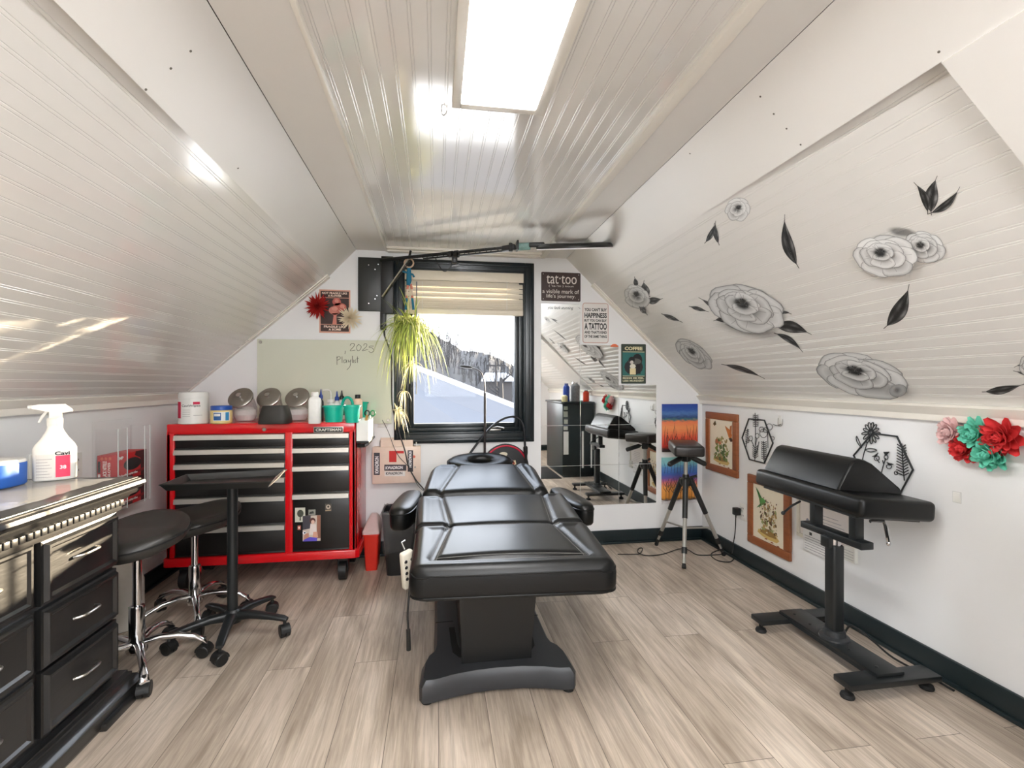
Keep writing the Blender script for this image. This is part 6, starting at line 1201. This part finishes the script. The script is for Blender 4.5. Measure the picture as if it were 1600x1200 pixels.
D = Decal(); D.leaf((1096, 467), (1124, 488), 3.5, 1); D.leaf((1118, 500), (1142, 500), 6, 2); D.leaf((1262, 519), (1212, 508), 10, -3); D.leaf((1251, 545), (1214, 521), 5, -3); D.leaf((1235, 489), (1218, 490), 2.5, -2); D.halo((1170, 514), 60, 14, R(12), 80, .35); peony(D, (1168, 482), 58, 32, R(20), 6, halo=.45, tone=-6); D.done('wall_decal', 'largest peony print with dark leaves in middle of the slope', 'wall decal', 'printed flower decals')
D = Decal(); peony(D, (1084, 553), 32, 15, R(38), 7, halo=.5, tone=-16); D.done('wall_decal', 'small oval peony print near the gable trim, low on the slope', 'wall decal', 'printed flower decals')
D = Decal(); peony(D, (1346, 586), 66, 30, R(14), 8, halo=.25, tone=-2); D.fan((1404, 606), [el_pt((1406, 607), 14, 10, R(-10), 2*PI*k/14) for k in range(14)], ((.05, 110, 1), (.6, 170, 1), (.92, 160, 1), (1, 90, 1))); D.done('wall_decal', 'large peony print low on the slope above the tall arm rest', 'wall decal', 'printed flower decals')
D = Decal(); D.leaf((1419, 453), (1386, 509), 13, 5); D.done('wall_decal', 'broad dark leaf print between double peony and low large peony', 'wall decal', 'printed flower decals')
D = Decal(); D.leaf((1594, 602), (1540, 612), 7, 2); D.done('wall_decal', 'flat grey leaf print low at far right end of slope', 'wall decal', 'printed flower decals')
D = Decal(); D.leaf((1588, 572), (1612, 566), 3, 1, 110, 170); D.leaf((1588, 580), (1620, 584), 4, -1, 100, 170); peony(D, (1628, 574), 34, 22, R(5), 9); D.done('wall_decal', 'peony print cut off by right edge of picture, above flat leaf', 'wall decal', 'printed flower decals')
D = Decal(); D.leaf((1188, 588), (1133, 570), 4.5, -2); D.done('wall_decal', 'thin slanting leaf print low on slope, right of the small oval peony', 'wall decal', 'printed flower decals')
D = Decal(); D.leaf((1063, 502), (1036, 491), 3.6, 0, 60, 130); D.done('wall_decal', 'short leaf print left of largest peony, the lower of two', 'wall decal', 'printed flower decals')
D = Decal(); D.leaf((1104, 486), (1079, 479), 3.4, 0, 60, 130); D.done('wall_decal', 'short leaf print beside left tip of largest peony, upper of two', 'wall decal', 'printed flower decals')
# ================================================================== HANGING SPIDER PLANT
HY = -.155; hp = lambda px, py, dy=0: onY(px, py, HY+dy)
t = thing('macrame_hanger', 'wooden ring and teal coral macrame cords hanging from boom arm', 'plant hanger', hp(640, 556)); rg = hp(639, 411)
part('ring', MB().tube([rg+Vector((.030*math.cos(2*PI*k/24), 0, .030*math.sin(2*PI*k/24))) for k in range(24)], .0055, 8, closed=True), pm('pale_wood_ring', (206, 176, 150), .5), t)
part('carabiner', MB().tube([rg+Vector((-.004, 0, .03)), rg+Vector((.004, 0, .05)), rg+Vector((.012, 0, .085))], .008, 8), black_plastic, t)
tlc, crl, nat = pm('teal_cord', (30, 110, 140), .8, var=.25, scale=120), pm('coral_cord', (206, 128, 108), .8, var=.2, scale=120), pm('natural_cord', (222, 204, 184), .85, var=.15, scale=120)
part('knot', MB().tube([hp(639, 419), hp(639, 428), hp(639, 438), hp(638, 446)], [.012, .016, .018, .013], 10), tlc, t); part('knot', MB().tube([hp(629, 424), hp(636, 426), hp(645, 429), hp(647, 433)], .007, 8), tlc, t)
for sx in (-1, 1):
    q = lambda py, w: hp(640+sx*w, py, sx*.0); part('cord', MB().tube([q(444, 2), q(452, 3.6)], .008, 8), crl, t); part('cord', MB().tube([q(452, 3.6), q(462, 4)], .007, 8), nat, t); part('cord', MB().tube([q(462, 4), q(466, 4.2)], .008, 8), crl, t); part('cord', MB().tube([q(466, 4.2), q(474, 5), q(484, 6)], .008, 8), tlc, t); part('cord', MB().tube([q(484, 6), q(500, 9), q(520, 12), q(556, 6)], .004, 6), nat, t)
crown = hp(640, 510); potb = hp(640, 556); t = thing('spider_plant', 'variegated spider plant spilling from hanging pot beside the window', 'potted plant', potb)
ph = crown.z-potb.z; part('pot', MB().lathe([(0, 0), (.045, 0), (.062, ph*.9), (.066, ph*.9), (.066, ph), (.058, ph), (.056, ph*.85), (0, ph*.85)], potb, 26), pm('sage_green_pot', (150, 156, 110), .5), t)
leafm = attr_mat('variegated_leaf', .45)
b_ = leafm.node_tree.nodes['Principled BSDF']; nt = leafm.node_tree; tr = nt.nodes.new('ShaderNodeBsdfTranslucent'); ml = nt.nodes.new('ShaderNodeMixShader'); ml.inputs[0].default_value = .4
nt.links.new(nt.nodes['Attribute'].outputs['Color'], tr.inputs['Color']); nt.links.new(b_.outputs[0], ml.inputs[1]); nt.links.new(tr.outputs[0], ml.inputs[2]); nt.links.new(ml.outputs[0], nt.nodes['Material Output'].inputs['Surface'])
def blade(mb, c, az, el, L, g, w, edge, mid, wav=0, rn=random):
    n = 14; d = Vector((math.cos(az), math.sin(az), 0)); s = Vector((-d.y, d.x, 0)); vs = []; cs = []
    ph_ = rn.uniform(0, 6)
    for i in range(n+1):
        f = i/n; p = c+d*(L*f*math.cos(el)*(1-.25*f))+Vector((0, 0, L*f*math.sin(el)-g*f*f))+s*(wav*math.sin(f*3+ph_))
        if p.y > -.035: p.y = -.035-.02*rn.random()
        ww = w*(min(1, .5+f*3) if f < .3 else 1)*(1-max(0, f-.35)/.65)**.8+.0004
        for q, hgt in ((-1, .35), (-.4, .08), (.4, .08), (1, .35)): vs.append(p+s*ww*q+Vector((0, 0, ww*hgt)))
        k = .9+.2*rn.random(); cs += [tuple(x*k for x in edge)+(1,), tuple(x*k for x in mid)+(1,), tuple(x*k for x in mid)+(1,), tuple(x*k for x in edge)+(1,)]
    mb.add(vs, [(i*4+j, i*4+j+1, (i+1)*4+j+1, (i+1)*4+j) for i in range(n) for j in range(3)], 0, cs)
rn = random.Random(31); L3 = lambda *c: tuple(rgb(c)[:3]); mb = MB()
for k in range(185):
    az = rn.uniform(0, 2*PI); el = R(rn.uniform(10, 72)); L = rn.uniform(.17, .39); grn = rn.random()
    e, m = (L3(104, 136, 34), L3(196, 206, 112)) if grn < .55 else ((L3(128, 156, 48), L3(226, 226, 164)) if grn < .85 else (L3(206, 206, 130), L3(236, 232, 190)))
    blade(mb, crown+Vector((rn.uniform(-.04, .04), rn.uniform(-.035, .02), rn.uniform(-.02, .01))), az, el, L, rn.uniform(.24, .52) if rn.random() < .8 else rn.uniform(.08, .2), rn.uniform(.0045, .0075), e, m, rn.uniform(-.02, .02), rn)
for az, el, L, g in ((PI*.97, R(62), .27, .10), (PI*1.02, R(68), .25, .05), (PI*.9, R(45), .3, .2), (PI*1.05, R(30), .34, .25), (PI*1.0, R(55), .3, .28), (.1, R(25), .3, .22), (PI*1.02, R(5), .27, .06)): blade(mb, crown+Vector((-.02, -.02, 0)), az, el, L, g, .007, L3(112, 146, 40), L3(206, 212, 120), 0, rn)
part('foliage', mb, leafm, t, smooth=60)
def plantlet(c, stem, n, L, seed):
    r2 = random.Random(seed); part('runner', MB().tube(spline(stem), .0016, 5), pm('pale_runner', (206, 206, 150), .6), t); m = MB()
    for k in range(n): blade(m, c+Vector((0, -.01, 0)), r2.uniform(0, 2*PI), R(r2.uniform(-10, 70)), r2.uniform(.5, 1)*L, r2.uniform(.05, .2), .0038, L3(222, 214, 160), L3(240, 232, 204), 0, r2)
    part('plantlet', m, leafm, t, smooth=60)
plantlet(hp(620, 642), [crown, hp(628, 540), hp(630, 620), hp(620, 642)], 34, .13, 1); plantlet(hp(645, 570), [crown, hp(647, 545), hp(645, 570)], 22, .15, 2); plantlet(hp(632, 612), [crown, hp(640, 560), hp(632, 612)], 10, .09, 3)
# ================================================================== REAR OF THE ROOM (seen in the mirror tiles)
t = thing('storage_cabinet', 'dark teal black storage cabinet reflected in the mirror tiles', 'cabinet', (1.84, -3.05, 0)); cabm = pm('dark_teal_cabinet', (22, 34, 36), .4)
part('body', MB().rb(1.62, 2.045, -3.5, -2.6, .02, .96, .004), cabm, t); part('top', MB().rb(1.60, 2.05, -3.52, -2.58, .96, .985, .004), cabm, t); part('plinth', MB().rb(1.64, 2.04, -3.48, -2.62, 0, .03, .003), cabm, t)
for x0, x1 in ((1.88, 1.905), (2.0, 2.02)): part('edge_strip', MB().rb(x0, x1, -2.599, -2.594, .12, .60, .001, 1), white_plastic, t)
part('paper_strip', MB().rb(1.635, 1.70, -2.5995, -2.596, .30, .60, .001, 1), paper_white, t, label='white paper strip hung on the cabinet corner')
for k, (z, h) in enumerate(((.62, .06), (.70, .07), (.79, .09), (.88, .06))): part('sticker', MB().rb(1.635+.006*(k % 2), 1.69, -2.5995, -2.596, z, z+h*.8, .001, 1), ink(206-20*k, 206-18*k, 196-20*k), t)
def jar(label, x, y, z, r, h, mat, cap):
    t = thing('canister', label, 'canister', (x, y, z)); part('body', MB().lathe([(0, 0), (r*.95, 0), (r, .004), (r, h*.8), (r*.6, h*.92), (0, h*.92)], (x, y, z), 20), mat, t); part('cap', MB().lathe([(0, h*.9), (r*.62, h*.9), (r*.58, h), (0, h)], (x, y, z), 16), cap, t)
jar('orange red canister at the wall end of reflected cabinet top', 1.97, -2.70, .985, .04, .15, pm('orange_red', (206, 62, 34), .4), dark); jar('large grey patterned canister on reflected cabinet top', 1.86, -2.85, .985, .065, .26, pm('grey_pattern', (130, 132, 134), .4, var=.6, scale=60), chrome); jar('blue white spray canister on reflected cabinet top', 1.72, -2.78, .985, .045, .24, pm('royal_blue', (30, 64, 150), .35, var=.3, scale=20), blue); jar('small cream canister on left end of reflected cabinet top', 1.67, -2.68, .985, .04, .09, pm('cream_jar', (216, 206, 160), .4), white_plastic)
solid('floor_mat', MB().rb(.95, 1.60, -3.5, -2.55, 0, .008, .003), rubber, 'dark rubber mat on floor before reflected cabinet', 'mat')
t = thing('shelf_unit', 'small orange wood shelf unit reflected at left edge of mirrors', 'shelf', (1.4, -4.3, 0)); sw = pm('orange_pine', (206, 140, 92), .5, var=.12)
for x in (1.18, 1.60): part('side', MB().rb(x, x+.02, -4.45, -4.15, 0, 1.0, .003), sw, t)
for z in (.10, .42, .72, .98): part('shelf', MB().rb(1.2, 1.6, -4.45, -4.15, z, z+.02, .003), sw, t)
solid('red_tub', MB().lathe([(0, .74), (.10, .74), (.12, .95), (0, .95)], (1.42, -4.28, 0), 22), pm('red_tub', (214, 60, 44), .4), 'red tub on upper shelf of reflected shelf unit', 'tub'); solid('white_box', MB().rb(1.3, 1.55, -4.4, -4.18, .12, .36, .006), paper_white, 'white box on lowest shelf of reflected shelf unit', 'box'); solid('red_tub', MB().lathe([(0, .44), (.10, .44), (.12, .66), (0, .66)], (1.42, -4.28, 0), 22), pm('coral_tub', (226, 88, 70), .4), 'coral tub on middle shelf of reflected shelf unit', 'tub')
